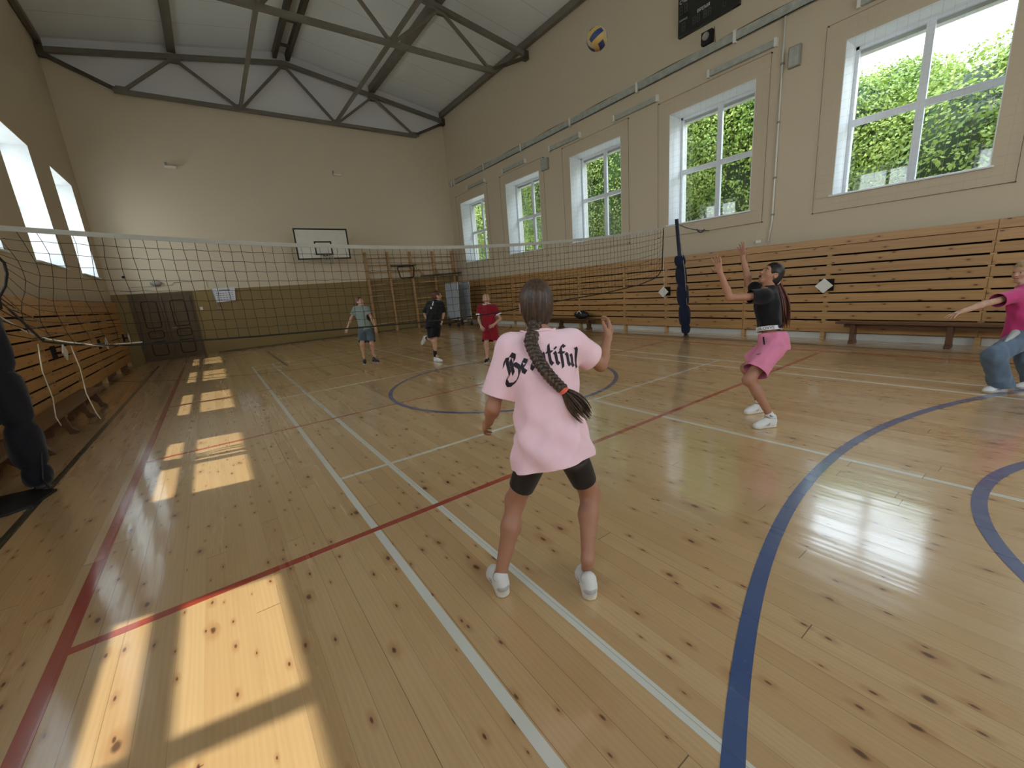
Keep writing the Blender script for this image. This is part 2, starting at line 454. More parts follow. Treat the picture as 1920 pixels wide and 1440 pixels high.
def court(name, mat, build, label):
    mb = MB(); build(mb); o = mb.build(name, mat, fl); o['label'] = label
    return o
def strip(mb, x0, x1, y0, y1, z=0.0012): mb.box(x0, x1, y0, y1, 0.0, z)
def arc(mb, cx, cy, r, w, a0, a1, n=96, z=0.0012):
    vs = []; fs = []
    for i in range(n + 1):
        a = math.radians(a0 + (a1 - a0) * i / n)
        for rr in (r - w / 2, r + w / 2):
            vs.append((cx + rr * math.cos(a), cy + rr * math.sin(a), z))
    for i in range(n):
        fs.append((2 * i, 2 * i + 1, 2 * i + 3, 2 * i + 2))
    mb.add(vs, fs)
def bl_white(mb):
    h = 0.022
    for x in (0.60, 1.045, 2 * CX - 0.60, 2 * CX - 1.045): strip(mb, x - h, x + h, NETY - 6.7, NETY + 6.7)
    for y in (NETY - 1.98, NETY + 1.98, NETY - 5.94, NETY + 5.94, NETY + 6.7, NETY - 6.7): strip(mb, 0.60, 2 * CX - 0.60, y - 0.02, y + 0.02, 0.0010)
    strip(mb, CX - 0.02, CX + 0.02, NETY + 1.98, NETY + 6.7, 0.0010); strip(mb, CX - 0.02, CX + 0.02, NETY - 6.7, NETY - 1.98, 0.0010)
def bl_red(mb):
    for x in (CX - 4.56, CX + 4.6): strip(mb, x - 0.032, x + 0.032, NETY - 9, NETY + 8.9, 0.0016)
    for y in (NETY, NETY - 2.97, NETY + 2.98): strip(mb, CX - 4.56, CX + 4.6, y - 0.026, y + 0.026, 0.0014)
def bl_blue(mb):
    arc(mb, CX, -5.77, 6.76, 0.068, 8, 172, 160, 0.0018)
    arc(mb, CX, -1.62, 1.84, 0.068, 0, 180, 96, 0.0018)
    arc(mb, CX, NETY, 1.81, 0.062, 0, 360, 128, 0.0018)
def bl_green(mb):
    strip(mb, -1.53, -1.47, YN + 0.5, 15.7, 0.0013); strip(mb, 2 * CX + 1.47, 2 * CX + 1.53, YN + 0.5, 15.7, 0.0013)
    strip(mb, -1.53, 2 * CX + 1.53, 15.67, 15.73, 0.0011)
    arc(mb, CX, 16.77, 6.76, 0.06, 190, 350, 120, 0.0019)
    strip(mb, CX - 2.45, CX - 2.39, 11.3, 15.7, 0.0011); strip(mb, CX + 2.39, CX + 2.45, 11.3, 15.7, 0.0011)
court('white_court_line', M['line_white'], bl_white, 'white painted court lines')
court('red_court_line', M['line_red'], bl_red, 'red painted court lines')
court('blue_court_line', M['line_blue'], bl_blue, 'blue painted circle and arcs')
court('green_court_line', M['line_green'], bl_green, 'dark green painted court lines')

def side_wall(name, sgn, x_in, sill, head, label):
    mb = MB(); T = 0.55
    x0, x1 = (x_in, x_in + T) if sgn > 0 else (x_in - T, x_in)
    edges = [YN - 0.3] + sum([[c - WHALF, c + WHALF] for c in WCS], []) + [YF + 0.3]
    for i in range(0, len(edges), 2): mb.box(x0, x1, edges[i], edges[i + 1], 0, ZW)
    for c in WCS:
        mb.box(x0, x1, c - WHALF, c + WHALF, 0, sill); mb.box(x0, x1, c - WHALF, c + WHALF, head, ZW)
    o = mb.build(name, M['wall']); tag(o, label, 'wall', kind='structure')
    # outer leaf of the wall with slightly smaller openings
    mb = MB(); ox0, ox1 = (x1, x1 + 0.16) if sgn > 0 else (x0 - 0.16, x0)
    for i in range(0, len(edges), 2):
        a = edges[i] - (0.03 if i else 0); b = edges[i + 1] + 0.03
        mb.box(ox0, ox1, a, b, -0.7, ZW + 0.2)
    for c in WCS:
        mb.box(ox0, ox1, c - WHALF + 0.03, c + WHALF - 0.03, -0.7, sill - 0.02); mb.box(ox0, ox1, c - WHALF + 0.03, c + WHALF - 0.03, head - 0.12, ZW + 0.2)
    mb.build('outer_leaf', M['facade'], o)
    return o
SR, HR, SLF, HLF = 2.67, 5.15, 2.60, 5.06
wr = side_wall('wall_right', 1, XR, SR, HR, 'beige painted right wall of the hall with five tall windows')
wl = side_wall('wall_left', -1, XL, SLF, HLF, 'beige painted left wall of the hall with deep window openings')
wb = MB().prism([(XL, 0), (XR, 0), (XR, 8.5), (8.36, 7.85), (-0.96, 7.85), (XL, 8.5)], ((0, YF, 0), (1, 0, 0), (0, 0, 1), (0, 1, 0)), 0.3).build('wall_back', M['wall_back'])
tag(wb, 'beige far end wall with an olive painted lower band', 'wall', kind='structure')
gb = MB().prism([(XL, 8.5), (-0.96, 7.85), (8.36, 7.85), (XR, 8.5), (XR, ZW), (CX, zc(CX)), (XL, ZW)], ((0, YF, 0), (1, 0, 0), (0, 0, 1), (0, 1, 0)), 0.3).build('gable_sheet', M['gable'], wb)
gb['label'] = 'white sheeting of the gable above the beige wall'
FWC = (2.0, 5.4); FS, FH, FW2 = 1.6, 6.6, 1.15  # windows added in the unseen end wall to brighten the hall
mb = MB(); ed = [XL] + sum([[c - FW2, c + FW2] for c in FWC], []) + [XR]
for i in range(0, len(ed), 2): mb.box(ed[i], ed[i + 1], YN - 0.3, YN, 0, ZW)
for c in FWC:
    mb.box(c - FW2, c + FW2, YN - 0.3, YN, 0, FS); mb.box(c - FW2, c + FW2, YN - 0.3, YN, FH, ZW)
mb.prism([(XL, ZW), (XR, ZW), (CX, zc(CX))], ((0, YN, 0), (1, 0, 0), (0, 0, 1), (0, -1, 0)), 0.3)
wf = mb.build('wall_front', M['wall_back'])
tag(wf, 'beige end wall of the hall behind the viewer with tall windows added for more daylight', 'wall', kind='structure')
mb = MB(); t = 0.25
for xa, xb in ((XL - 0.72, CX), (CX, XR + 0.72)):
    za = zc(CX) if xa == CX else ZW - 0.72 * SL; zb = zc(CX) if xb == CX else ZW - 0.72 * SL
    mb.hexa([(xa, YN - 0.3, za), (xb, YN - 0.3, zb), (xb, YF + 0.3, zb), (xa, YF + 0.3, za),
             (xa, YN - 0.3, za + t), (xb, YN - 0.3, zb + t), (xb, YF + 0.3, zb + t), (xa, YF + 0.3, za + t)])
ce = mb.build('ceiling', M['ceiling']); tag(ce, 'white panelled pitched ceiling', 'ceiling', kind='structure')
for nm, x0, x1 in (('baseboard_right', XR - 0.03, XR), ('baseboard_left', XL, XL + 0.03)):
    o = MB().box(x0, x1, YN, YF, 0.0, 0.13).build(nm, M['white'] if 'right' in nm else M['bench']); tag(o, 'strip along the foot of the %s wall' % nm.split('_')[1], 'baseboard', kind='structure')
o = MB().box(0.0, 9.6, YF - 0.02, YF, 0, 0.05).build('baseboard_back', M['door']); tag(o, 'brown strip along the foot of the far wall', 'baseboard', kind='structure')

WN = 0
def window(sgn, c, sill, head, label):
    global WN
    WN += 1
    xi = XR if sgn > 0 else XL
    def X(d): return xi + sgn * d
    root = thing('window_%d' % WN, (xi, c, sill), label, 'window', kind='structure')
    y0, y1 = c - WHALF, c + WHALF; e = 0.012
    lo, hi = sorted((X(0.0), X(0.55)))
    rv = MB()
    rv.box(lo, hi, y0, y0 + e, sill, head); rv.box(lo, hi, y1 - e, y1, sill, head); rv.box(lo, hi, y0, y1, head - e, head)
    rv.build('reveal', M['reveal'], root)
    lo2, hi2 = sorted((X(-0.05), X(0.5)))
    MB().box(lo2, hi2, y0 - 0.04, y1 + 0.04, sill - 0.03, sill).build('window_sill', M['pvc'], root, bevel=0.006)
    a, b = sorted((X(0.47), X(0.55))); f = 0.065
    fr = MB(); fr.box(a, b, y0, y0 + f, sill, head); fr.box(a, b, y1 - f, y1, sill, head)
    fr.box(a, b, y0, y1, sill, sill + f); fr.box(a, b, y0, y1, head - f, head)
    fr.build('window_frame', M['pvc'], root, bevel=0.006)
    m2 = MB(); m2.box(a + .003, b - .003, c - 0.055, c + 0.055, sill, head); m2.build('mullion', M['pvc'], root, bevel=0.006)
    zt = (sill + head) / 2
    m3 = MB(); m3.box(a + .006, b - .006, y0 + .01, y1 - .01, zt - 0.055, zt + 0.055); m3.build('transom', M['pvc'], root, bevel=0.006)
    g0, g1 = sorted((X(0.505), X(0.513)))
    MB().box(g0, g1, y0 + f, y1 - f, sill + f, head - f).build('pane', M['glass'], root)
    return root
order_r = {4: 'farthest', 3: 'second farthest', 2: 'third from the far wall', 1: 'behind the net post top', 0: 'nearest and largest in view'}
for k, c in enumerate(WCS):
    j = k - 2
    window(1, c, SR, HR, 'four paned white window in the right wall, ' + order_r.get(j, 'behind the viewer %d' % (-j)))
for k, c in enumerate(WCS):
    j = k - 2
    window(-1, c, SLF, HLF, 'deep white window opening in the left wall, ' + {4: 'beside the far corner', 3: 'second from the far corner', 2: 'third from the far corner'}.get(j, 'out of view %d' % (2 - j)))

for k, c in enumerate(FWC):  # added windows out of view, letting in extra daylight
    WN += 1
    root = thing('window_%d' % WN, (c, YN, FS), 'tall window added for more daylight in the unseen end wall behind the viewer %d' % (k + 1), 'window', kind='structure')
    fr = MB(); a, b = YN - 0.2, YN - 0.12
    fr.box(c - FW2, c - FW2 + .07, a, b, FS, FH); fr.box(c + FW2 - .07, c + FW2, a, b, FS, FH); fr.box(c - FW2, c + FW2, a, b, FS, FS + .07); fr.box(c - FW2, c + FW2, a, b, FH - .07, FH)
    fr.build('window_frame', M['pvc'], root)
    tm = MB(); tm.box(c - .05, c + .05, a, b, FS, FH); tm.box(c - FW2, c + FW2, a, b, 3.2, 3.3); tm.box(c - FW2, c + FW2, a, b, 4.9, 5.0); tm.build('mullion', M['pvc'], root)
    MB().box(c - FW2 + .06, c + FW2 - .06, YN - .165, YN - .157, FS + .06, FH - .06).build('pane', M['glass'], root)

# door in the far wall
dr = thing('door_1', (-1.15, YF, 0), 'dark brown double door with moulded panels in the far left corner', 'door', kind='structure')
MB().box(-1.96, -0.36, YF - 0.035, YF, 0, 2.125).build('door_frame', M['door'], dr)
for x0, x1 in ((-1.86, -1.16), (-1.14, -0.44)):
    lf = MB().box(x0, x1, YF - 0.07, YF - 0.035, 0.02, 2.02).build('door_leaf', M['door'], dr, bevel=0.004)
    for z0, z1, ins in ((1.05, 1.88, 0.16), (0.72, 0.95, 0.16), (0.16, 0.60, 0.16)):
        xc0, xc1 = x0 + ins, x1 - ins; r = 0.07
        pts = []
        for cx_, cz_, a0 in ((xc1 - r, z1 - r, 0), (xc0 + r, z1 - r, 90), (xc0 + r, z0 + r, 180), (xc1 - r, z0 + r, 270)):
            for q in range(5):
                a = math.radians(a0 + q * 22.5); pts.append((cx_ + r * math.cos(a), YF - 0.072, cz_ + r * math.sin(a)))
        pts.append(pts[0])
        MB().tube(pts, 0.014, 6).build('panel_moulding', M['door_trim'], lf)
hd = MB(); hd.tube([(-1.08, YF - 0.07, 1.0), (-1.08, YF - 0.13, 1.0)], 0.012, 8); hd.tube([(-1.08, YF - 0.12, 1.0), (-0.96, YF - 0.12, 1.0)], 0.011, 8)
hd.build('door_handle', M['grey'], dr)

# ------------------------------------------------------------------ roof steel
def truss(y, label):
    root = thing('roof_truss', (CX, y, 7.84), label, 'roof truss')
    zs, zr = 8.56, 9.50
    top = lambda x: zs + (zr - zs) * (1 - abs(x - CX) / 6.05)
    zb = 7.84
    for x in (XL + 0.02, XR - 0.02):
        MB().beam((x, y, top(x)), (CX, y, zr), 0.12, 0.13).build('top_chord', M['steel'], root)
    MB().beam((-0.98, y, zb), (8.38, y, zb), 0.12, 0.11).build('bottom_chord', M['steel'], root)
    for xw, xb in ((XL + 0.02, -0.85), (XR - 0.02, 8.25)):
        MB().beam((xw, y, zs - 0.04), (xb, y, zb), 0.10, 0.09).build('end_strut', M['steel_dark'], root)
    nodes = [(-0.80, zb), (0.62, top(0.62) - 0.03), (2.16, zb), (CX, zr - 0.04), (5.20, zb), (6.72, top(6.72) - 0.03), (8.30, zb)]
    for (xa, za), (xb, zb2) in zip(nodes[:-1], nodes[1:]):
        MB().beam((xa, y, za), (xb, y, zb2), 0.075, 0.075).build('web_strut', M['steel'], root)
    for x, z in nodes:
        s = 1 if z == zb else -1
        MB().prism([(-0.2, 0), (0.2, 0), (0.1, 0.13 * s), (-0.1, 0.13 * s)], ((x, y - 0.045, z), (1, 0, 0), (0, 0, 1), (0, 1, 0)), 0.012).build('gusset_plate', M['steel'], root)
        MB().prism([(-0.2, 0), (0.2, 0), (0.1, 0.13 * s), (-0.1, 0.13 * s)], ((x, y + 0.033, z), (1, 0, 0), (0, 0, 1), (0, 1, 0)), 0.012).build('gusset_plate', M['steel'], root)
    for x in (XL + 0.08, XR - 0.08):
        MB().box(x - 0.08, x + 0.08, y - 0.09, y + 0.09, zs - 0.14, zs + 0.1).build('bearing_plate', M['steel_dark'], root)
truss(17.42, 'grey steel roof truss standing against the white gable of the far wall')
truss(11.62, 'grey steel roof truss nearer the viewer, crossing the top of the view')
def purlin(x, w, h, label, double=0.0):
    root = thing('roof_beam', (x, 5, zc(x) - h), label, 'roof beam', kind='structure')
    z1 = zc(x) - 0.012
    offs = (-double, double) if double else (0.0,)
    for d in offs:
        zz = zc(x + d) - 0.012
        MB().box(x + d - w / 2, x + d + w / 2, YN + 0.05, YF - 0.05, zz - h, zz).build('beam_profile', M['steel_dark'] if double else M['steel'], root)
    if double:
        for y in np.arange(1.0, 17.4, 1.43):
            MB().box(x - double, x + double, y - 0.07, y + 0.07, z1 - h + 0.02, z1 - h + 0.06).build('batten_plate', M['steel_dark'], root)
purlin(0.62, 0.21, 0.20, 'wide grey roof beam along the left slope of the ceiling')
purlin(CX, 0.12, 0.20, 'paired grey ridge beams joined by short cross plates', 0.2)
purlin(6.76, 0.22, 0.20, 'wide grey roof beam along the right slope of the ceiling')
purlin(XL + 0.085, 0.11, 0.17, 'dark edge beam where the ceiling meets the left wall')
purlin(XR - 0.085, 0.13, 0.19, 'dark edge beam where the ceiling meets the right wall')
for x, s in ((2.16, 'left'), (5.20, 'right')):
    o = MB().box(x - 0.045, x + 0.045, YN + 0.05, 17.38, 7.87, 7.955).build('tie_beam', M['steel'])
    tag(o, 'thin grey tie beam lying along the bottom chords of the trusses, %s one' % s, 'roof beam', kind='structure')

# ------------------------------------------------------------------ cladding
ROWS = [(0.15, 0.365), (0.395, 0.535), (0.558, 0.703), (0.727, 0.876), (0.902, 1.046), (1.073, 1.220), (1.246, 1.396), (1.424, 1.566), (1.594, 1.752), (1.760, 1.893)]
BATT = [-4.4, -2.6, -0.8, 0.93, 2.98, 4.49, 6.46, 7.8, 9.6, 11.4, 13.2, 15.0, 16.9]
def cladding(sgn, xf, mat, label, cuts):
    xw = XR if sgn > 0 else XL
    root = thing('wall_cladding', (xf, 5, 0), label, 'wooden cladding')
    a, b = sorted((xf, xf + sgn * 0.024))
    for i, (z0, z1) in enumerate(ROWS):
        for y0, y1 in zip(cuts[:-1], cuts[1:]):
            MB().box(a, b, y0 + 0.003, y1 - 0.003, z0, z1).build('board', mat, root, bevel=0.004)
    c, d = sorted((xf + sgn * 0.026, xw - sgn * 0.03))
    for y in BATT:
        MB().box(c, d, y - 0.035, y + 0.035, 0.0, 1.88).build('batten', M['batten'], root)
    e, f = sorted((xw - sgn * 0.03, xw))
    MB().box(e, f, cuts[0], cuts[-1], 0.16, 1.86).build('gap_shade_sheet', M['recess_shade'], root)  # added dark sheet that paints the shade seen between the boards
cladding(1, 9.60, M['board'], 'spaced pine boards cladding the lower right wall under the tall windows', [YN + 0.05, -3.0, 0.93, 4.49, 9.6, 13.2, YF - 0.02])
cladding(-1, -2.20, M['board_left'], 'spaced pine boards cladding the lower left wall behind the net ropes', [YN + 0.05, -2.0, 2.98, 7.8, 13.2, YF - 0.6])

def diamond(xf, sgn, y, z, label):
    root = thing('diamond_panel', (xf, y, z), label, 'wall panel', 'diamond panels on the cladding')
    h = 0.145
    x0 = xf - sgn * 0.14
    MB().prism([(-h, 0), (0, -h * 0.95), (h, 0), (0, h * 0.95)], ((x0, y, z), (0, 1, 0), (0, 0, 1), (sgn, 0, 0)), 0.02).build('front_plate', M['white'], root, bevel=0.003)
    a, b = sorted((xf - sgn * 0.012, xf))
    MB().box(a, b, y - 0.12, y + 0.12, z - 0.10, z + 0.12).build('hole_shade_plate', M['recess_shade'], root)  # dark plate painting the shade of a hole behind the diamond
    MB().tube([(x0 + sgn * 0.02, y, z), (xf - sgn * 0.01, y, z)], 0.02, 8).build('bracket', M['black'], root)
diamond(9.60, 1, 2.98, 1.035, 'white diamond shaped panel on the right cladding behind the girl in pink shorts')
diamond(9.60, 1, 6.43, 1.04, 'white diamond shaped panel on the right cladding beside the blue padded post')
diamond(-2.20, -1, 9.9, 0.98, 'white diamond shaped panel on the left cladding, nearest of three there')
diamond(-2.20, -1, 13.3, 0.90, 'white diamond shaped panel on the left cladding, middle of three there')
diamond(-2.20, -1, 16.6, 0.86, 'white diamond shaped panel on the left cladding, nearest the brown door')

# ------------------------------------------------------------------ benches
def bench(x0, x1, y0, y1, zt, legs, label, curved=False, mat=None):
    mat = mat or M['bench']
    root = thing('gym_bench', ((x0 + x1) / 2, (y0 + y1) / 2, 0), label, 'bench', 'gym benches')
    MB().box(x0, x1, y0, y1, zt - 0.035, zt).build('seat', mat, root, bevel=0.006)
    xm = (x0 + x1) / 2; w = (x1 - x0) / 2
    if not curved:
        MB().box(xm - 0.02, xm + 0.02, y0 + 0.1, y1 - 0.1, zt - 0.11, zt - 0.036).build('rail', mat, root)
    for y in legs:
        if curved:
            prof = [(-w * 0.55, zt - 0.035), (w * 0.55, zt - 0.035), (w * 0.6, zt - 0.10), (w * 0.8, 0.09), (w * 1.15, 0.03), (w * 1.15, 0.0), (w * 0.55, 0.0), (w * 0.42, 0.08), (0, 0.15), (-w * 0.42, 0.08), (-w * 0.55, 0.0), (-w * 1.15, 0.0), (-w * 1.15, 0.03), (-w * 0.8, 0.09), (-w * 0.6, zt - 0.10)]
        else:
            prof = [(-w * 0.5, zt - 0.036), (w * 0.5, zt - 0.036), (w * 0.5, 0.06), (w * 0.8, 0.05), (w * 0.8, 0.0), (-w * 0.8, 0.0), (-w * 0.8, 0.05), (-w * 0.5, 0.06)]
        MB().prism(prof, ((xm, y - 0.035, 0), (1, 0, 0), (0, 0, 1), (0, 1, 0)), 0.07).build('leg', mat, root, bevel=0.004)
bench(9.18, 9.48, -1.3, 2.66, 0.395, (-0.9, 1.2, 2.42), 'low brown gym bench by the right wall, behind the child in jeans')
bench(9.22, 9.5, 8.6, 11.9, 0.33, (8.95, 10.2, 11.5), 'low brown gym bench by the right wall beyond the net, bag on top')
bench(-2.06, -1.76, 6.5, 9.95, 0.33, (6.75, 7.8, 8.85, 9.75), 'brown gym bench with curved legs by the left wall, far one', True)
bench(-2.06, -1.76, 2.7, 6.35, 0.33, (3.0, 4.6, 6.1), 'brown gym bench with curved legs by the left wall behind the navy pad', True)
bg = thing('sports_bag', (9.3, 9.2, 0.33), 'dark sports bag with white stripe on the bench beyond the net', 'bag')
MB().sphere((9.3, 9.2, 0.452), (0.13, 0.30, 0.12), 20, 12).build('bag_body', M['black'], bg, smooth=True)
MB().tube([(9.2, 9.08 + 0.03 * i, 0.46 + 0.11 * math.sin(math.pi * i / 8)) for i in range(9)], 0.016, 6).build('handle', M['white'], bg, smooth=True)
# ------------------------------------------------------------------ volleyball net and posts
def net_top(x): return 2.095 + 0.0108 * (x - 3.0) ** 2 + (0.012 * (x - 3.0) if x > 3 else 0.0)
_nb = [(-1.36, 1.62), (-1.25, 1.32), (-1.1, 1.27), (-0.7, 1.205), (0.4, 1.145), (2.5, 1.08), (3.6, 1.085), (4.9, 1.157), (6.1, 1.208), (7.27, 1.307), (7.91, 1.425), (8.09, 1.6)]
def net_bot(x): return float(np.interp(x, [a for a, b in _nb], [b for a, b in _nb]))
NX0, NX1 = -1.38, 8.09
vn = thing('volleyball_net', ((NX0 + NX1) / 2, NETY, 1.1), 'black mesh volleyball net with white top tape stretched across the hall', 'volleyball net')
xs = np.linspace(NX0, NX1, 96)
def sway(x, t): return 0.03 * math.sin(x * 1.7) * t + (0.05 * math.sin(x * 9 + t * 4) * t * max(0, -0.2 - x))
def npt(x, t):
    jx = 0.004 * math.sin(x * 37 + t * 21) + (0.05 * math.sin(t * 7 + x * 6) * max(0.0, -0.4 - x))
    z = net_top(x) + (net_bot(x) - net_top(x)) * t
    return (x + jx, NETY + sway(x, t), z + 0.004 * math.sin(x * 29 + t * 17))
mesh = MB()
for x in xs: mesh.tube([npt(x, t) for t in np.linspace(0, 1, 11)], 0.0023, 4, caps=False)
for t in np.linspace(0.1, 0.9, 9): mesh.tube([npt(x, t) for x in xs], 0.0023, 4, caps=False)
mesh.build('net_mesh', M['net'], vn, smooth=True)
tp = MB()
for a, b in zip(xs[:-1], xs[1:]):
    za, zb = net_top(a), net_top(b)
    ya, yb = 0.004 * math.sin(a * 8), 0.004 * math.sin(b * 8)
    tp.hexa([(a, NETY - .006 + ya, za - .028), (b, NETY - .006 + yb, zb - .028), (b, NETY + .006 + yb, zb - .028), (a, NETY + .006 + ya, za - .028),
             (a, NETY - .006 + ya, za + .016), (b, NETY - .006 + yb, zb + .016), (b, NETY + .006 + yb, zb + .016), (a, NETY + .006 + ya, za + .016)])
tp.build('top_tape', M['tape'], vn)['label'] = 'white top tape'
MB().tube([(x, NETY + sway(x, 1), net_bot(x)) for x in np.linspace(NX0, NX1, 70)], 0.010, 6).build('bottom_cord', M['net'], vn, smooth=True)
MB().tube([npt(NX1, t) for t in np.linspace(0, 1, 8)], 0.010, 6).build('side_tape', M['net'], vn, smooth=True)
MB().tube([npt(NX0, t) for t in np.linspace(0, 1, 8)], 0.012, 6).build('side_tape', M['net'], vn, smooth=True)
MB().tube([(NX1, NETY, net_top(NX1)), (8.58, NETY, 2.50)], 0.005, 6).build('tension_cord', M['cord_pale'], vn)
MB().tube([(NX1, NETY, 1.85), (8.13, NETY, 1.25), (8.12, NETY - 0.02, 0.95)], 0.007, 6).build('tie_cord', M['rope'], vn)
MB().tube([(NX0, NETY, net_top(NX0)), (-1.55, NETY - 0.05, 2.42)], 0.006, 6).build('tension_cord', M['cord_pale'], vn)
MB().tube([(-1.5, NETY - .05, 1.62), (-1.33, NETY, 1.40), (-1.22, NETY, 1.33), (-1.10, NETY, 1.285), (-0.9, NETY, 1.225), (-0.6, NETY + .01, 1.22)], 0.007, 6).build('tie_cord', M['rope'], vn, smooth=True)
for pts in ([(-1.10, NETY, 1.27), (-1.085, NETY - .01, 1.05), (-1.10, NETY, 0.8), (-1.08, NETY + .01, 0.6), (-1.06, NETY, 0.53)],
            [(-1.30, NETY, 1.30), (-1.33, NETY, 1.05), (-1.325, NETY + .01, 0.8), (-1.345, NETY, 0.62), (-1.33, NETY, 0.53)]):
    MB().tube(pts, 0.0045, 6).build('tie_cord', M['rope'], vn, smooth=True)
for k in range(5):
    a = (-1.47, NETY - 0.05, 1.9 - 0.12 * k); b = (-1.36 + 0.05 * k, NETY, 1.62 - 0.06 * k)
    MB().tube([a, ((a[0] + b[0]) / 2, NETY - .02, (a[2] + b[2]) / 2 - 0.05), b], 0.004, 5).build('lacing_cord', M['net'], vn)

def post(base, top, pinch, rad, mat, label):
    base = np.array(base, float); top = np.array(top, float); d = top - base
    root = thing('net_post', base, label, 'net post', 'posts of the volleyball net')
    MB().tube([base, top], 0.04, 12).build('pole', M['post'], root, smooth=True)
    prof = []
    for (za, zb, r) in zip(pinch[:-1], pinch[1:], rad):
        n = 9
        for i in range(n + (1 if zb == pinch[-1] else 0)):
            t = i / n; w = math.sin(math.pi * min(max(t, 0.0), 1.0)) ** 0.45
            prof.append((za + (zb - za) * t, r * (0.66 + 0.34 * w)))
    L = d[2]
    N = 22; vs = []; fs = []
    s = nrm(np.cross(d, (0, 1, 0))); t2 = nrm(np.cross(d, s))
    for i, (z, r) in enumerate(prof):
        c = base + d * (z / L)
        for k in range(N):
            a = 2 * math.pi * k / N
            rr = r * (1 + 0.05 * math.sin(5 * a + i * 0.6) + 0.03 * math.sin(9 * a + i))
            vs.append(c + (s * math.cos(a) + t2 * math.sin(a)) * rr)
    for i in range(len(prof) - 1):
        for k in range(N):
            fs.append((i * N + k, i * N + (k + 1) % N, (i + 1) * N + (k + 1) % N, (i + 1) * N + k))
    fs.append(tuple(range(N))); fs.append(tuple((len(prof) - 1) * N + k for k in range(N)))
    pm = MB().add(vs, fs).build('padding', mat, root, smooth=True)
    for z in pinch[1:-1]:
        c = base + d * (z / L)
        MB().tube([c + (s * math.cos(a) + t2 * math.sin(a)) * (rad[0] * 0.68) for a in np.linspace(0, 2 * math.pi, 20)], 0.009, 6).build('strap', M['black'], pm)
    MB().lathe([(0, 0), (0.07, 0), (0.07, 0.012), (0.045, 0.02), (0.045, 0.05), (0, 0.05)], base, 20).build('floor_socket', M['steel_dark'], root, smooth=False)
    return root
pl = post((-1.56, NETY - 0.08, 0), (-1.55, NETY - 0.08, 2.55), [0.045, 0.22, 0.63, 1.09, 1.68], [0.10, 0.118, 0.122, 0.115], M['pad'], 'net post in navy padding by the left wall, cut by the frame')
MB().tube([(-1.47, NETY - .15, 0.35), (-1.50, NETY - .22, 0.12), (-1.46, NETY - .27, 0.03)], 0.008, 6).build('hook_cord', M['black'], pl)
pr = post((9.03, NETY, 0), (8.56, NETY, 2.62), [0.09, 0.28, 0.74, 1.22, 1.63, 1.86], [0.10, 0.128, 0.13, 0.12, 0.115], M['pad_right'], 'leaning net post in dark blue padding near the right wall')
MB().tube([(8.85, NETY - 0.11, 0.75), (8.72, NETY - 0.125, 1.45), (8.63, NETY - 0.07, 2.1)], 0.007, 6).build('pulley_cord', M['grey'], pr, smooth=True)
MB().tube([(8.57, NETY, 2.52), (8.9, NETY - .03, 2.44), (9.2, NETY - .06, 2.40), (9.7, NETY - .1, 2.38)], 0.011, 6).build('wall_chain', M['steel_dark'], pr)
ck = MB()
for i in range(7): ck.sphere((9.25 + 0.05 * i, NETY - .07, 2.40 - 0.05 * math.sin(math.pi * i / 6)), (0.03, 0.02, 0.02), 8, 6)
ck.build('chain_links', M['steel_dark'], pr, smooth=True)
fp = MB().prism([(-2.02, 5.42), (-1.62, 5.40), (-1.42, 5.22), (-1.5, 4.93), (-1.62, 4.84), (-2.02, 4.84)], ((0, 0, 0.0025), (1, 0, 0), (0, 1, 0), (0, 0, 1)), 0.02).build('dark_floor_slab', M['black'])  # thin dark polygon lying on the floor beside the post
tag(fp, 'thin dark slab on the floor at the foot of the navy padded post', 'mat')

# ------------------------------------------------------------------ basketball hoop
hx, hy = 3.74, 16.35
hp = thing('basketball_hoop', (hx, hy, 2.93), 'white basketball backboard with black border and rim on the far wall', 'basketball hoop')
bbm = MB().box(hx - 0.9, hx + 0.9, hy, hy + 0.03, 2.93, 3.98).build('backboard', M['hoop_white'], hp)
ln = MB(); y0, y1 = hy - 0.004, hy
for a in ((-.9, .9, 2.93, 2.98), (-.9, .9, 3.93, 3.98), (-.9, -.85, 2.93, 3.98), (.85, .9, 2.93, 3.98), (-.295, .295, 3.50, 3.55), (-.295, -.245, 3.08, 3.55), (.245, .295, 3.08, 3.55), (-.295, .295, 3.08, 3.13)):
    ln.box(hx + a[0], hx + a[1], y0, y1, a[2], a[3])
ln.build('border_lines', M['black'], bbm)
rim = MB(); rim.tube([(hx + 0.225 * math.cos(a), hy - 0.38 + 0.225 * math.sin(a), 3.05) for a in np.linspace(0, 2 * math.pi, 33)], 0.011, 8)
rim.box(hx - 0.08, hx + 0.08, hy - 0.17, hy, 3.03, 3.07)
rim.build('rim', M['hoop_rim'], hp, smooth=False)
hn = MB()
for k in range(12):
    a = 2 * math.pi * k / 12
    for s in (1, -1):
        hn.tube([(hx + (0.22 - 0.09 * t) * math.cos(a + s * 0.26 * t * 2), hy - 0.38 + (0.22 - 0.09 * t) * math.sin(a + s * 0.26 * t * 2), 3.05 - 0.34 * t) for t in np.linspace(0, 1, 5)], 0.005, 4)
hn.build('hoop_net', M['tape'], hp)
for dx in (-0.55, 0.55):
    for z in (3.1, 3.8):
        MB().beam((hx + dx, hy + 0.03, z), (hx + dx, YF - .002, z), 0.05, 0.05).build('bracket_arm', M['steel_dark'], hp)

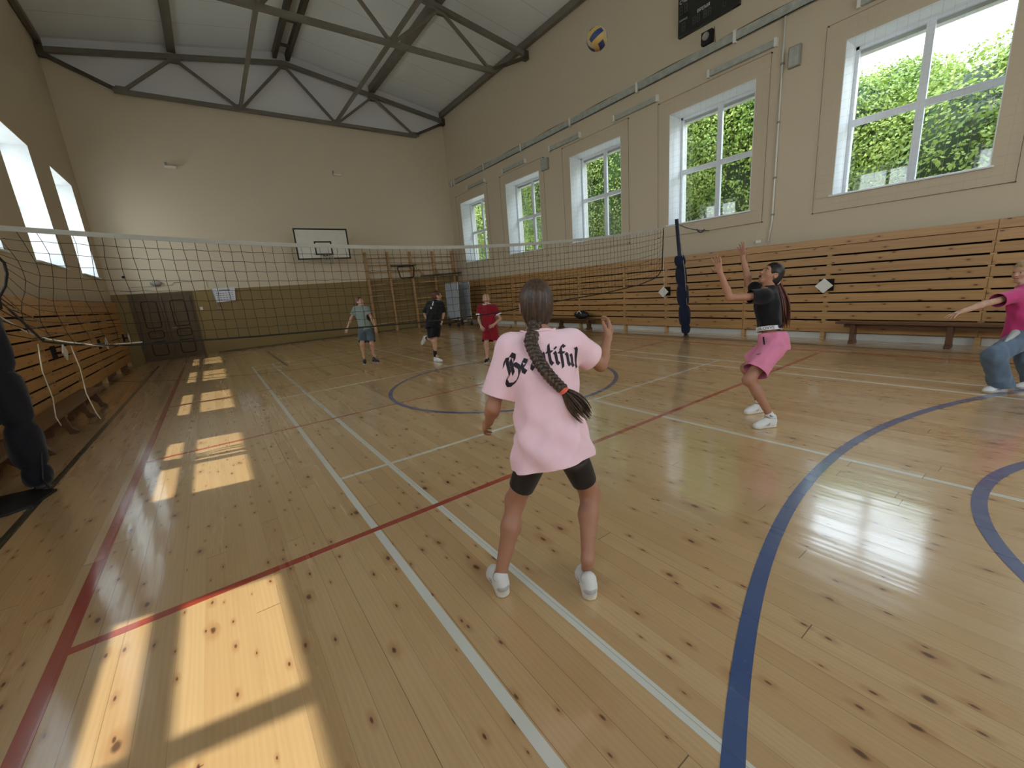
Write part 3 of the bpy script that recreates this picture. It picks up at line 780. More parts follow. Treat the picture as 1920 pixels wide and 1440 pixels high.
# ------------------------------------------------------------------ wall bars, pull-up frame, tables
BX = [5.53, 6.45, 7.46, 8.52, 9.5]
wbz = thing('wall_bars', (7.5, YF - 0.12, 0), 'brown wooden climbing wall bars in the far right corner', 'wall bars')
for x in BX: MB().box(x - 0.04, x + 0.04, YF - 0.16, YF, 0.0, 3.26).build('upright', M['bars'], wbz, bevel=0.005)
for a, b in zip(BX[:-1], BX[1:]):
    for z in (0.35, 0.58, 0.81, 1.04, 1.27, 1.5, 1.73, 1.96, 2.19, 2.46, 2.74, 3.02):
        MB().tube([(a + 0.03, YF - 0.11, z), (b - 0.03, YF - 0.11, z)], 0.019, 8).build('rung', M['bars'], wbz, smooth=True)
hf = thing('hanging_frame', (7.1, YF - 0.24, 2.2), 'small black rectangular hoop frame hung on the wall bars', 'frame')
loop = [(6.80, 2.64), (7.42, 2.66), (7.50, 2.60), (7.45, 2.24), (7.40, 2.19), (6.90, 2.17), (6.84, 2.22), (6.76, 2.58), (6.80, 2.64)]
MB().tube([(x, YF - 0.26, z) for x, z in loop], 0.026, 8).build('hoop_tube', M['black'], hf)
MB().tube([(6.5, YF - 0.2, 2.68), (7.6, YF - 0.2, 2.68)], 0.02, 8).build('hanging_bar', M['black'], hf)
pu = thing('pull_up_bar', (8.5, YF - 0.3, 2.2), 'dark pull-up bar bracketed onto the wall bars', 'pull-up bar')
MB().tube([(7.62, YF - 0.55, 2.20), (9.62, YF - 0.55, 2.26)], 0.035, 8).build('bar', M['steel_dark'], pu, smooth=True)
for x in (7.75, 8.55, 9.45):
    MB().beam((x, YF - 0.15, 2.5), (x, YF - 0.55, 2.23), 0.06, 0.06).build('bracket_arm', M['bars'], pu)
MB().box(7.75, 8.5, YF - 0.5, YF - 0.18, 1.93, 1.97).build('shelf_board', M['batten'], pu)
tt = thing('tennis_table', (8.58, 15.7, 0), 'folded blue grey table tennis table on wheels by the far right corner', 'tennis table')
for x, nm in ((8.30, 0), (8.84, 1)):
    tb = MB().hexa([(x, 15.18, 0.30), (x + 0.025, 15.18, 0.30), (x + 0.025, 16.22, 0.30), (x, 16.22, 0.30),
               (x + 0.03, 15.18, 1.80), (x + 0.055, 15.18, 1.80), (x + 0.055, 16.22, 1.80), (x + 0.03, 16.22, 1.80)]).build('table_top', M['table_blue'], tt)
    e = MB(); e.tube([(x + 0.012, 15.165, 0.3), (x + 0.042, 15.165, 1.81), (x + 0.042, 16.235, 1.81), (x + 0.012, 16.235, 0.3), (x + 0.012, 15.165, 0.3)], 0.014, 6)
    e.build('edge_rail', M['white'], tb)
MB().beam((8.32, 15.7, 0.25), (8.9, 15.7, 0.25), 0.05, 0.05).build('cross_bar', M['steel_dark'], tt)
for y in (15.3, 16.1):
    MB().beam((8.25, y, 0.14), (8.95, y, 0.14), 0.04, 0.04).build('frame_bar', M['steel_dark'], tt)
    for x in (8.28, 8.92):
        MB().tube([(x, y - 0.02, 0.06), (x, y + 0.02, 0.06)], 0.06, 14).build('wheel', M['black'], tt)
        MB().beam((x, y, 0.06), (x, y, 0.42), 0.03, 0.03).build('leg', M['steel_dark'], tt)

# ------------------------------------------------------------------ fittings on the far wall
ex = thing('emergency_lamp', (-1.2, YF, 2.42), 'grey domed emergency lamp on the wall above the brown door', 'lamp')
MB().box(-1.33, -1.05, YF - 0.05, YF, 2.36, 2.42).build('base', M['white'], ex)
MB().sphere((-1.19, YF - 0.05, 2.43), (0.15, 0.06, 0.09), 16, 8).build('dome', M['grey'], ex, smooth=True)
o = MB().sphere((-1.92, YF - 0.03, 2.66), (0.045, 0.04, 0.04), 12, 8).build('wall_sensor', M['black'], smooth=True); tag(o, 'small dark round sensor on the far wall near the left corner', 'sensor')
o = MB().box(-0.23, -0.15, YF - 0.02, YF, 1.50, 1.60).build('light_switch', M['white'], bevel=0.004); tag(o, 'white light switch on the olive wall beside the brown door', 'switch')
cd = MB(); cd.tube([(-1.9, YF - 0.012, 2.34), (-0.8, YF - 0.012, 2.36), (-0.75, YF - .012, 2.44), (0.1, YF - 0.012, 2.47), (0.12, YF - .012, 2.2)], 0.012, 6)
o = cd.build('wall_conduit', M['cord_pale']); tag(o, 'pale cable conduit running above the brown door', 'conduit')
nb = thing('notice_board', (0.55, YF, 1.7), 'white printed notice board with blurred grey print on the far wall', 'notice board')
MB().hexa([(0.27, YF - 0.05, 1.71), (0.82, YF - 0.05, 1.73), (0.82, YF - 0.03, 1.73), (0.27, YF - 0.03, 1.71), (0.22, YF - 0.05, 2.17), (0.88, YF - 0.05, 2.19), (0.88, YF - 0.03, 2.19), (0.22, YF - 0.03, 2.17)]).build('sheet', M['paper'], nb)
pr_ = MB()
for r in range(4):
    for k in range(6):
        pr_.box(0.31 + 0.085 * k, 0.31 + 0.085 * k + 0.055, YF - 0.053, YF - 0.05, 1.78 + 0.07 * r, 1.80 + 0.07 * r)
pr_.box(0.40, 0.72, YF - 0.053, YF - 0.05, 2.09, 2.12)
pr_.build('print', M['paper_ink'], nb)
MB().beam((0.20, YF - 0.04, 2.17), (0.28, YF - 0.06, 1.5), 0.02, 0.02).build('stand_leg', M['grey'], nb)
MB().box(0.24, 0.36, YF - 0.1, YF - 0.02, 1.50, 1.53).build('foot_bracket', M['grey'], nb)
for x, z, nm in ((-0.12, 5.97, 'left'), (4.9, 6.15, 'right')):
    r = thing('wall_bracket', (x, YF, z), 'small white bracket high on the beige far wall, %s one' % nm, 'bracket', 'brackets on the far wall')
    MB().box(x - 0.12, x + 0.16, YF - 0.22, YF, z - 0.08, z - 0.05).build('shelf', M['white'], r)
    MB().box(x - 0.10, x - 0.04, YF - 0.03, YF, z - 0.05, z + 0.10).build('back_strap', M['grey'], r)

# ------------------------------------------------------------------ fittings on the right wall
tr = thing('cable_tray', (XR, 5, 6.05), 'long grey cable tray running along the right wall above the windows', 'cable tray')
for a in np.arange(-4.6, 17.0, 2.4):
    b = min(a + 2.38, 17.2)
    t_ = MB(); t_.box(XR - 0.055, XR - .002, a, b, 5.97, 5.985); t_.box(XR - 0.055, XR - 0.045, a, b, 5.97, 6.14); t_.box(XR - 0.012, XR - .002, a, b, 5.97, 6.15)
    t_.build('tray_section', M['rail'], tr)
    c_ = MB(); c_.box(XR - 0.07, XR - .002, b - 0.02, b + 0.04, 5.94, 6.17); c_.build('clip', M['white'], tr)
MB().tube([(XR - 0.03, y, 6.15 + 0.012 * math.sin(y * 3.1)) for y in np.linspace(-4.6, 17, 90)], 0.012, 5).build('cable', M['cable'], tr)
for k, c in enumerate((2.28, 4.86, 7.46, 10.06, 12.66, 15.28)):
    r = thing('wall_lamp', (XR, c, 5.6), 'unlit strip lamp under the cable tray, %s' % ('nearest the viewer, cut by the frame top', 'below the black scoreboard', 'third from the viewer', 'third from the far wall', 'second from the far wall', 'nearest the far wall')[k], 'lamp', 'strip lamps under the cable tray')
    MB().box(XR - 0.07, XR, c - 0.64, c + 0.64, 5.545, 5.66).build('lamp_body', M['rail'], r, bevel=0.006)
    for y in (c - 0.66, c + 0.66):
        MB().box(XR - 0.08, XR, y - 0.025, y + 0.025, 5.53, 5.68).build('end_clip', M['white'], r)
for k in range(5):
    c = WC0 + PITCH * k
    nm = ('nearest the viewer', 'behind the net post top', 'third along', 'fourth along', 'farthest along')[k]
    r = thing('window_guard_net', (XR, c, 2.4), 'protective net with brown border cord over the right wall window, ' + nm, 'guard net', 'guard nets over the right windows')
    y0, y1, z0, z1 = c - 1.25, c + 1.25, 2.39, 5.47; x = XR - 0.03
    MB().tube([(x, y0, z0), (x, y1, z0), (x, y1 + .02, z1), (x, y0, z1 + 0.01), (x, y0, z0)], 0.0045, 6).build('border_cord', M['cable'], r)
    gmesh = MB()
    for y in np.arange(y0 + 0.13, y1, 0.13): gmesh.tube([(x, y, z0), (x - 0.004, y + 0.02 * math.sin(y * 5), (z0 + z1) / 2), (x, y, z1)], 0.0010, 4, caps=False)
    for z in np.arange(z0 + 0.13, z1, 0.13): gmesh.tube([(x, y0, z), (x - 0.004, c, z - 0.01), (x, y1, z)], 0.0010, 4, caps=False)
    gmesh.build('guard_mesh', M['cord_pale'], r)
    for y, z in ((y0, z0), (y1, z0), (y1, z1), (y0, z1)):
        MB().tube([(XR, y, z), (x - 0.005, y, z)], 0.012, 6).build('hook', M['steel_dark'], r)
for y0, y1, z0, z1, lb in ((3.76, 3.96, 5.05, 5.40, 'grey junction box on the right wall beside the nearest window'), (10.84, 11.16, 5.06, 5.40, 'grey junction box on the right wall between distant windows')):
    r = thing('junction_box', (XR, (y0 + y1) / 2, z0), lb, 'junction box')
    MB().box(XR - 0.08, XR, y0, y1, z0, z1).build('casing', M['grey'], r, bevel=0.008)
    MB().box(XR - 0.085, XR - 0.08, y0 + 0.02, y1 - 0.02, z0 + 0.02, z1 - 0.02).build('lid', M['rail'], r)
r = thing('wall_pipe', (XR, 4.1, 2.0), 'thin white pipe running down the right wall between two windows', 'pipe')
MB().tube([(XR - 0.025, 4.07, 6.0), (XR - 0.025, 4.07, 2.4), (XR - 0.025, 4.12, 1.97)], 0.016, 8).build('pipe_run', M['white'], r, smooth=True)
for z in (5.2, 4.2, 3.2, 2.5): MB().box(XR - 0.05, XR, 4.04, 4.10, z - 0.015, z + 0.015).build('clip', M['grey'], r)
o = MB().box(XR - 0.05, XR, 4.27, 4.36, 1.97, 2.03).build('wall_socket', M['white'], bevel=0.004); tag(o, 'small white socket above the right cladding by the pipe', 'socket')

def flat_text(name, body, size, frame, mat, parent, ext=0.002, align='LEFT', sx=1.0):
    cu = bpy.data.curves.new(name + '_tmp', 'FONT'); cu.body = body; cu.size = size; cu.align_x = align
    ob = bpy.data.objects.new(name + '_tmp', cu); COL.objects.link(ob)
    dg = bpy.context.evaluated_depsgraph_get(); dg.update()
    me = bpy.data.meshes.new_from_object(ob.evaluated_get(dg)); bpy.data.objects.remove(ob)
    o, X, Y, N = [np.array(q, float) for q in frame]
    vs = [o + X * v.co.x * sx + Y * v.co.y for v in me.vertices]; fs = [tuple(p.vertices) for p in me.polygons]
    bpy.data.meshes.remove(me)
    mb = MB(); mb.add([v + N * ext for v in vs], fs)
    return mb.build(name, mat, parent)

SY0, SY1, SZ0, SZ1 = 4.91, 6.25, 6.57, 7.55
sb = thing('scoreboard', (XR, 5.6, SZ0), 'black electronic scoreboard high on the right wall, cut by the frame top', 'scoreboard')
fc = MB().box(XR - 0.09, XR - .002, SY0, SY1, SZ0, SZ1).build('casing', M['board_black'], sb, bevel=0.012)
def FR(y, z): return ((XR - 0.092, y, z), (0, -1, 0), (0, 0, 1), (-1, 0, 0))
flat_text('lettering', 'СЧЁТ', 0.095, FR(6.215, 7.19), M['text_grey'], fc)
flat_text('lettering', 'СЧЁТ', 0.095, FR(5.24, 7.19), M['text_grey'], fc)
flat_text('lettering', 'ВРЕМЯ', 0.085, FR(5.80, 6.845), M['text_grey'], fc)
flat_text('lettering', 'ПЕРИОД', 0.045, FR(6.215, 6.86), M['text_grey'], fc)
def digits(y, z, h, n, colon=None):
    mb = MB(); w = h * 0.5; t = h * 0.12; x = XR - 0.093
    for k in range(n):
        a = y - k * (w + h * 0.2) - (0.05 if colon is not None and k >= colon else 0)
        for (u0, u1, v0, v1) in ((0, w, 0, t), (0, w, h / 2 - t / 2, h / 2 + t / 2), (0, w, h - t, h), (0, t, 0, h), (w - t, w, 0, h)):
            mb.box(x, x + 0.003, a - u1, a - u0, z + v0, z + v1)
    mb.build('digit_segments', M['digit'], fc)
digits(6.215, 6.99, 0.16, 2); digits(5.90, 6.675, 0.14, 4, 2); digits(5.24, 6.99, 0.16, 2); digits(6.15, 6.655, 0.17, 1); digits(5.245, 6.665, 0.15, 1)
sp_ = thing('wall_speaker', (XR, 5.57, 6.18), 'small black square speaker on the wall below the scoreboard', 'speaker')
MB().box(XR - 0.10, XR, 5.45, 5.69, 6.18, 6.42).build('cabinet', M['black'], sp_, bevel=0.01)
MB().lathe([(0.075, 0), (0.075, 0.012), (0.06, 0.012), (0.055, 0.002), (0.02, 0.008), (0, 0.01)], (XR - 0.10, 5.585, 6.32), 20, (-1, 0, 0)).build('cone', M['grey'], sp_, smooth=True)
MB().tube([(XR - 0.02, 5.44, 6.45), (XR - 0.02, 5.43, 6.3), (XR - 0.02, 5.41, 6.15)], 0.008, 5).build('cable', M['cable'], sp_)

# ------------------------------------------------------------------ the ball
bc = V(3.79, 3.38, 3.897)
vb = thing('volleyball', bc, 'blue and yellow volleyball flying high before the right wall', 'ball')
pm_b = plain('ball_blue', rgb(28, 40, 86), 0.6, 0.03); pm_y = plain('ball_yellow', rgb(168, 138, 70), 0.5, 0.03); pm_w = plain('ball_pale', rgb(160, 146, 116), 0.5, 0.03)
mb = MB(); nu, nv = 48, 32; R_ = 0.105
rot = Matrix.Rotation(0.9, 3, 'X') @ Matrix.Rotation(0.55, 3, 'Y') @ Matrix.Rotation(0.4, 3, 'Z')
for j in range(nv + 1):
    for i in range(nu):
        t = math.pi * j / nv; p = 2 * math.pi * i / nu
        mb.v.append(tuple(bc + R_ * np.array(rot @ Vector((math.sin(t) * math.cos(p), math.sin(t) * math.sin(p), math.cos(t))))))
for j in range(nv):
    for i in range(nu):
        i2 = (i + 1) % nu
        t = math.pi * (j + .5) / nv; p = 2 * math.pi * (i + .5) / nu
        n = V(math.sin(t) * math.cos(p), math.sin(t) * math.sin(p), math.cos(t))
        ax = int(np.argmax(abs(n))); other = n[(ax + 1) % 3] / abs(n[ax])
        band = int(np.clip((other + 1) * 1.5, 0, 2))
        mb.f.append((j * nu + i, (j + 1) * nu + i, (j + 1) * nu + i2, j * nu + i2)); mb.m.append(0 if band == 1 else (1 if ax != 2 else 2))
mb.build('ball_skin', [pm_b, pm_y, pm_w], vb, smooth=True)

# ------------------------------------------------------------------ trees outside the right windows
def tree(x, y, top, rad, seed, mat, label):
    r = np.random.default_rng(seed)
    root = thing('tree', (x, y, -0.7), label, 'tree', 'trees outside the right windows')
    zc_ = top - rad * 1.05
    tk = MB(); tk.tube([(x, y, -0.7), (x + .08, y + .05, zc_ * 0.4), (x, y + .1, zc_ + rad * .3)], [0.22, 0.17, 0.09], 10)
    for k in range(6):
        a = k * 1.1 + seed; tk.tube([(x, y, zc_ * 0.35 + 0.3 * k), (x + math.cos(a) * rad * .6, y + math.sin(a) * rad * .6, zc_ + 0.25 * k)], [0.08, 0.03], 6)
    tk.build('trunk', M['bark'], root, smooth=True)
    lobes = [(V(x, y, zc_), V(rad * .85, rad * .9, rad))]
    for k in range(20):
        d = nrm(r.normal(size=3)); d[2] = abs(d[2]) * 0.9 - 0.2 * (k % 3)
        lobes.append((V(x, y, zc_) + d * rad * V(.62, .7, .75), V(1, 1, .9) * rad * r.uniform(.26, .46)))
    zmin = max(-0.3, zc_ - rad * 1.4)
    vs = []; n_each = 9000
    for c, s in lobes:
        m = n_each if s[0] < rad * .6 else 22000
        d = r.normal(size=(m, 3)); d /= np.linalg.norm(d, axis=1)[:, None]
        d = d[d[:, 0] < 0.35]
        p = c + d * s * r.uniform(.86, 1.06, (len(d), 1))
        nd = d + r.normal(size=d.shape) * .6; nd[:, 2] += .25; nd /= np.linalg.norm(nd, axis=1)[:, None]
        u = np.cross(nd, r.normal(size=d.shape)); u /= np.linalg.norm(u, axis=1)[:, None]; w = np.cross(nd, u)
        sz = r.uniform(.032, .062, (len(d), 1))
        vs.append(np.stack([p + u * sz, p + w * sz * .6 - nd * sz * .15, p - u * sz, p - w * sz * .6 - nd * sz * .15], 1).reshape(-1, 3))
    vs = np.concatenate(vs); nq = len(vs) // 4
    mb = MB()
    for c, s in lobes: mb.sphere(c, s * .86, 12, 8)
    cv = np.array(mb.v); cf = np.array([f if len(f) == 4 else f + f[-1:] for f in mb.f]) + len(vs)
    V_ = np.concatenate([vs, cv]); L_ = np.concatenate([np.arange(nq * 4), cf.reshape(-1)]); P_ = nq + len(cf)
    me = bpy.data.meshes.new('foliage')
    me.vertices.add(len(V_)); me.vertices.foreach_set('co', V_.astype(np.float32).ravel())
    me.loops.add(len(L_)); me.loops.foreach_set('vertex_index', L_.astype(np.int32))
    me.polygons.add(P_); me.polygons.foreach_set('loop_start', np.arange(P_, dtype=np.int32) * 4)
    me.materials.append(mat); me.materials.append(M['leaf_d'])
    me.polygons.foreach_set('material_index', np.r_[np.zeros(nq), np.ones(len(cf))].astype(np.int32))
    me.update(calc_edges=True); me.validate()
    o = bpy.data.objects.new('foliage', me); COL.objects.link(o); put(o, root)
for k, a in enumerate([(16.2, -1.5, 6.1, 3.0), (15.4, 1.7, 6.1, 2.8), (16.6, 4.6, 6.7, 3.1), (15.6, 8.2, 8.4, 3.4), (16.4, 11.8, 9.6, 3.8), (15.8, 15.6, 9.6, 3.7), (16.4, 19.8, 10.0, 3.9), (15.9, 24.2, 10.0, 3.9), (16.4, 29.0, 10.2, 4.0)]):
    lb = ('leafy green tree outside, right of the nearest window', 'low leafy tree filling the right panes of the nearest window', 'leafy tree filling the left panes of the nearest window', 'tall leafy tree outside the window behind the net post', 'tall leafy tree filling the left of the window behind the net post',
          'tall leafy tree outside the third window from the far wall', 'tall leafy tree outside the second farthest window', 'tall leafy tree outside the farthest window', 'tall leafy tree beyond the farthest window')[k]
    tree(*a, 21 + k, M['leaf'] if k % 3 else M['leaf'], lb)
# ------------------------------------------------------------------ figures: smooth signed-distance modelling
class Field:
    """smooth union of tapered limbs, ellipsoids and swept tubes, meshed with surface nets"""
    def __init__(self, h=0.006): self.p = []; self.h = h
    def _add(self, lo, hi, fn, k, op='u'): self.p.append((np.array(lo, float), np.array(hi, float), fn, k, op)); return self
    def cone(self, a, b, ra, rb, k=0.02, op='u'):
        a = np.array(a, float); b = np.array(b, float); d = b - a; L2 = max(d @ d, 1e-9); r = max(ra, rb)
        def fn(x, y, z):
            x = x - a[0]; y = y - a[1]; z = z - a[2]
            t = np.clip((x * d[0] + y * d[1] + z * d[2]) / L2, 0, 1)
            return np.sqrt((x - t * d[0]) ** 2 + (y - t * d[1]) ** 2 + (z - t * d[2]) ** 2) - (ra + (rb - ra) * t)
        return self._add(np.minimum(a, b) - r, np.maximum(a, b) + r, fn, k, op)
    def ell(self, c, r, Mx=None, k=0.02, op='u'):
        c = np.array(c, float); r = np.array(r, float); Mx = np.eye(3) if Mx is None else np.array(Mx, float)
        ext = np.sqrt(((Mx * r[:, None]) ** 2).sum(0))
        def fn(x, y, z):
            x = x - c[0]; y = y - c[1]; z = z - c[2]
            q = [(x * m[0] + y * m[1] + z * m[2]) for m in Mx]
            k0 = np.sqrt((q[0] / r[0]) ** 2 + (q[1] / r[1]) ** 2 + (q[2] / r[2]) ** 2)
            k1 = np.sqrt((q[0] / r[0] ** 2) ** 2 + (q[1] / r[1] ** 2) ** 2 + (q[2] / r[2] ** 2) ** 2)
            return k0 * (k0 - 1) / np.maximum(k1, 1e-6)
        return self._add(c - ext, c + ext, fn, k, op)
    def sweep(self, o, A, R, F, knots, k=0.02, e=2.3, op='u', fold=None):
        """tube along axis A from o; knots = (t, offset_R, offset_F, half width R, half width F)"""
        o = np.array(o, float); kn = np.array(knots, float); T = kn[:, 0]
        A = nrm(A); R = nrm(R - A * (np.array(R) @ A)); F = np.cross(A, R)
        if F @ np.array(F) < 0: F = -F
        m = max(kn[:, 3].max(), kn[:, 4].max()) + np.abs(kn[:, 1:3]).max() + 0.03
        lo = np.minimum(o + A * T[0], o + A * T[-1]) - m; hi = np.maximum(o + A * T[0], o + A * T[-1]) + m
        def fn(x, y, z):
            x = x - o[0]; y = y - o[1]; z = z - o[2]
            t = x * A[0] + y * A[1] + z * A[2]; u = x * R[0] + y * R[1] + z * R[2]; v = x * F[0] + y * F[1] + z * F[2]
            tt = np.clip(t, T[0], T[-1]); i = np.clip(np.searchsorted(T, tt, side='right') - 1, 0, len(T) - 2)
            w = (tt - T[i]) / (T[i + 1] - T[i]); w = w * w * (3 - 2 * w)
            g = kn[i] + (kn[i + 1] - kn[i]) * w[..., None]
            u = u - g[..., 1]; v = v - g[..., 2]
            a = g[..., 3]; b = g[..., 4]
            q = (np.abs(u / a) ** e + np.abs(v / b) ** e) ** (1 / e)
            d = (q - 1) * np.minimum(a, b)
            if fold is not None: d = d + fold(t, np.arctan2(v / b, u / a))
            return np.maximum(d, np.maximum(T[0] - t, t - T[-1]))
        return self._add(lo, hi, fn, k, op)
    def half(self, p, n, lo, hi):
        """cut away the side the normal points to"""
        p = np.array(p, float); n = nrm(n)
        return self._add(lo, hi, lambda x, y, z: (x - p[0]) * n[0] + (y - p[1]) * n[1] + (z - p[2]) * n[2], 0.0, 'cut')
    def mesh(self, disp=None, smooth=1):
        h = self.h
        U = [q for q in self.p if q[4] == 'u']
        lo = np.min([q[0] for q in U], 0) - 4 * h - 0.01; hi = np.max([q[1] for q in U], 0) + 4 * h + 0.01
        n = np.ceil((hi - lo) / h).astype(int) + 1
        ax = [lo[i] + h * np.arange(n[i]) for i in range(3)]
        D = np.full(n, 0.25, np.float32)
        for a, b, fn, k, op in self.p:
            mrg = k + 3 * h
            i0 = np.clip(np.floor((a - mrg - lo) / h).astype(int), 0, n - 1); i1 = np.clip(np.ceil((b + mrg - lo) / h).astype(int) + 1, 1, n)
            sl = tuple(slice(int(s), int(e)) for s, e in zip(i0, i1))
            if any(s.stop <= s.start for s in sl): continue
            x = ax[0][sl[0]][:, None, None]; y = ax[1][sl[1]][None, :, None]; z = ax[2][sl[2]][None, None, :]
            d = np.broadcast_to(fn(x, y, z), D[sl].shape).astype(np.float32); o = D[sl]
            if op == 'u':
                if k > 0:
                    g = np.maximum(k - np.abs(o - d), 0) / k; D[sl] = np.minimum(o, d) - g * g * k * 0.25
                else: D[sl] = np.minimum(o, d)
            elif op == 's':
                if k > 0:
                    g = np.maximum(k - np.abs(o + d), 0) / k; D[sl] = np.maximum(o, -d) + g * g * k * 0.25
                else: D[sl] = np.maximum(o, -d)
            else: D[sl] = np.maximum(o, d)
        if disp is not None:
            X, Y, Z = np.meshgrid(*ax, indexing='ij', sparse=True); D = D + disp(X, Y, Z).astype(np.float32)
        # surface nets
        S = D < 0
        cs = [S[i:n[0] - 1 + i, j:n[1] - 1 + j, k:n[2] - 1 + k] for i in (0, 1) for j in (0, 1) for k in (0, 1)]
        cnt = sum(c.astype(np.int8) for c in cs); act = (cnt > 0) & (cnt < 8)
        I = np.argwhere(act); idx = np.full(act.shape, -1, np.int64); idx[act] = np.arange(len(I))
        acc = np.zeros((len(I), 3)); num = np.zeros(len(I))
        corner = [(i, j, k) for i in (0, 1) for j in (0, 1) for k in (0, 1)]
        val = {c: D[I[:, 0] + c[0], I[:, 1] + c[1], I[:, 2] + c[2]] for c in corner}
        for c in corner:
            for a_ in range(3):
                if c[a_] == 0:
                    c2 = list(c); c2[a_] = 1; c2 = tuple(c2); va, vb_ = val[c], val[c2]
                    m = (va < 0) != (vb_ < 0); t = np.where(m, va / np.where(m, va - vb_, 1), 0)
                    pt = np.tile(np.array(c, float), (len(I), 1)); pt[:, a_] += t
                    acc[m] += pt[m]; num[m] += 1
        vs = lo + h * (I + acc / num[:, None])
        F = []
        for a_ in range(3):
            b_, c_ = (a_ + 1) % 3, (a_ + 2) % 3
            s0 = [slice(None)] * 3; s1 = [slice(None)] * 3; s0[a_] = slice(0, -1); s1[a_] = slice(1, None)
            ch = S[tuple(s0)] != S[tuple(s1)]; E = np.argwhere(ch)
            ok = (E[:, b_] > 0) & (E[:, c_] > 0) & (E[:, b_] < n[b_] - 1) & (E[:, c_] < n[c_] - 1); E = E[ok]
            ins = S[E[:, 0], E[:, 1], E[:, 2]]
            def cell(db, dc):
                q = E.copy(); q[:, b_] -= db; q[:, c_] -= dc; return idx[q[:, 0], q[:, 1], q[:, 2]]
            q = np.stack([cell(1, 1), cell(0, 1), cell(0, 0), cell(1, 0)], 1)
            q[~ins] = q[~ins][:, ::-1]; F.append(q)
        F = np.concatenate(F); F = F[(F >= 0).all(1)]
        for _ in range(smooth):
            s = np.zeros_like(vs); w = np.zeros(len(vs))
            for i in range(4):
                a_, b_ = F[:, i], F[:, (i + 1) % 4]
                np.add.at(s, a_, vs[b_]); np.add.at(w, a_, 1); np.add.at(s, b_, vs[a_]); np.add.at(w, b_, 1)
            vs = vs * 0.45 + 0.55 * s / np.maximum(w, 1)[:, None]
        return vs, F

def link_mesh(name, vs, F, mat, parent, caps=(), thick=0.0, loc=None, smooth=True):
    me = bpy.data.meshes.new(name)
    me.from_pydata([tuple(map(float, v)) for v in vs], [], [tuple(map(int, f)) for f in F])
    if caps:
        bm = bmesh.new(); bm.from_mesh(me)
        for cap in caps:
            p, n, rad = cap[:3]; pred = cap[3] if len(cap) > 3 else None
            p = np.array(p, float); n = nrm(n)
            fs = [f for f in bm.faces if np.linalg.norm(np.array(f.calc_center_median()) - p) < rad and (pred is None or pred(np.array(f.calc_center_median())))]
            es = {e for f in fs for e in f.edges}; vv = {v for f in fs for v in f.verts}
            bmesh.ops.bisect_plane(bm, geom=list(vv) + list(es) + fs, plane_co=tuple(p), plane_no=tuple(n), clear_outer=True)
        bm.to_mesh(me); bm.free()
    for m in (mat if isinstance(mat, (list, tuple)) else [mat]): me.materials.append(m)
    me.polygons.foreach_set('use_smooth', [smooth] * len(me.polygons))
    o = bpy.data.objects.new(name, me); COL.objects.link(o)
    if parent is not None: put(o, parent)
    if thick:
        so = o.modifiers.new('Solidify', 'SOLIDIFY'); so.thickness = thick; so.offset = -1
    return o

def head_field(f, c, R, F, U, s):
    Mx = (R, F, U); P = lambda r, fw, u: c + (R * r + F * fw + U * u) * s
    E = lambda p, r, k=0.015, op='u': f.ell(p, np.array(r) * s, Mx, k * s, op)
    E(P(0, -.010, .018), (.071, .090, .095)); E(P(0, .024, -.038), (.056, .062, .074), 0.03); f.cone(P(-.012, .062, -.094), P(.012, .062, -.094), .019 * s, .019 * s, .02)
    E(P(0, .066, .026), (.050, .022, .020), .02); E(P(-.034, .062, -.026), (.022, .018, .020), .02); E(P(.034, .062, -.026), (.022, .018, .020), .02)
    E(P(-.031, .094, .004), (.017, .014, .010), .01, 's'); E(P(.031, .094, .004), (.017, .014, .010), .01, 's')
    f.cone(P(0, .082, .012), P(0, .104, -.026), .007 * s, .012 * s, .01 * s); E(P(-.011, .094, -.030), (.008, .010, .007), .006); E(P(.011, .094, -.030), (.008, .010, .007), .006)
    E(P(0, .083, -.054), (.024, .012, .008), .006); E(P(0, .081, -.066), (.020, .012, .008), .006)
    for q in (-1, 1): E(P(q * .073, -.010, -.010), (.010, .020, .030), .008); E(P(q * .079, -.004, -.010), (.006, .010, .018), .004, 's')

def hand_field(f, wr, d, n, side, s, curl=(0.3, 0.5, 0.4), splay=1.0):
    """palm, four fingers and a thumb; n = direction the palm faces, side = +-1 for the thumb side"""
    d = nrm(d); n = nrm(np.array(n) - d * (np.array(n) @ d)); l = np.cross(d, n) * side
    f.cone(wr, wr + d * .02 * s, .021 * s, .022 * s, .012)
    for w in (-.022, -.007, .008, .023):
        f.cone(wr + d * .014 * s + l * w * .6 * s, wr + d * .078 * s + l * w * s, .0125 * s, .0115 * s, .012 * s)
    lens = (.040, .045, .042, .033)
    for i, w in enumerate((.028, .0095, -.0095, -.027)):
        p = wr + d * .078 * s + l * w * s; a = 0.0; dd = nrm(d + l * w * 5.5 * splay)
        for j, (L, r0, r1) in enumerate(((lens[i], .0088, .0080), (lens[i] * .62, .0080, .0072), (lens[i] * .5, .0072, .0062))):
            a += curl[j] * (1 + .12 * (i - 1.5))
            q = p + (dd * math.cos(a) + n * math.sin(a)) * L * s
            f.cone(p, q, r0 * s, r1 * s, .003); p = q
    b = wr + d * .022 * s + l * .024 * s; t1 = b + nrm(d * .62 + l * .70 + n * .25) * .040 * s; t2 = t1 + nrm(d * .85 + l * .25 + n * .35) * .030 * s
    f.cone(b, t1, .014 * s, .0105 * s, .010); f.cone(t1, t2, .0102 * s, .0082 * s, .004)

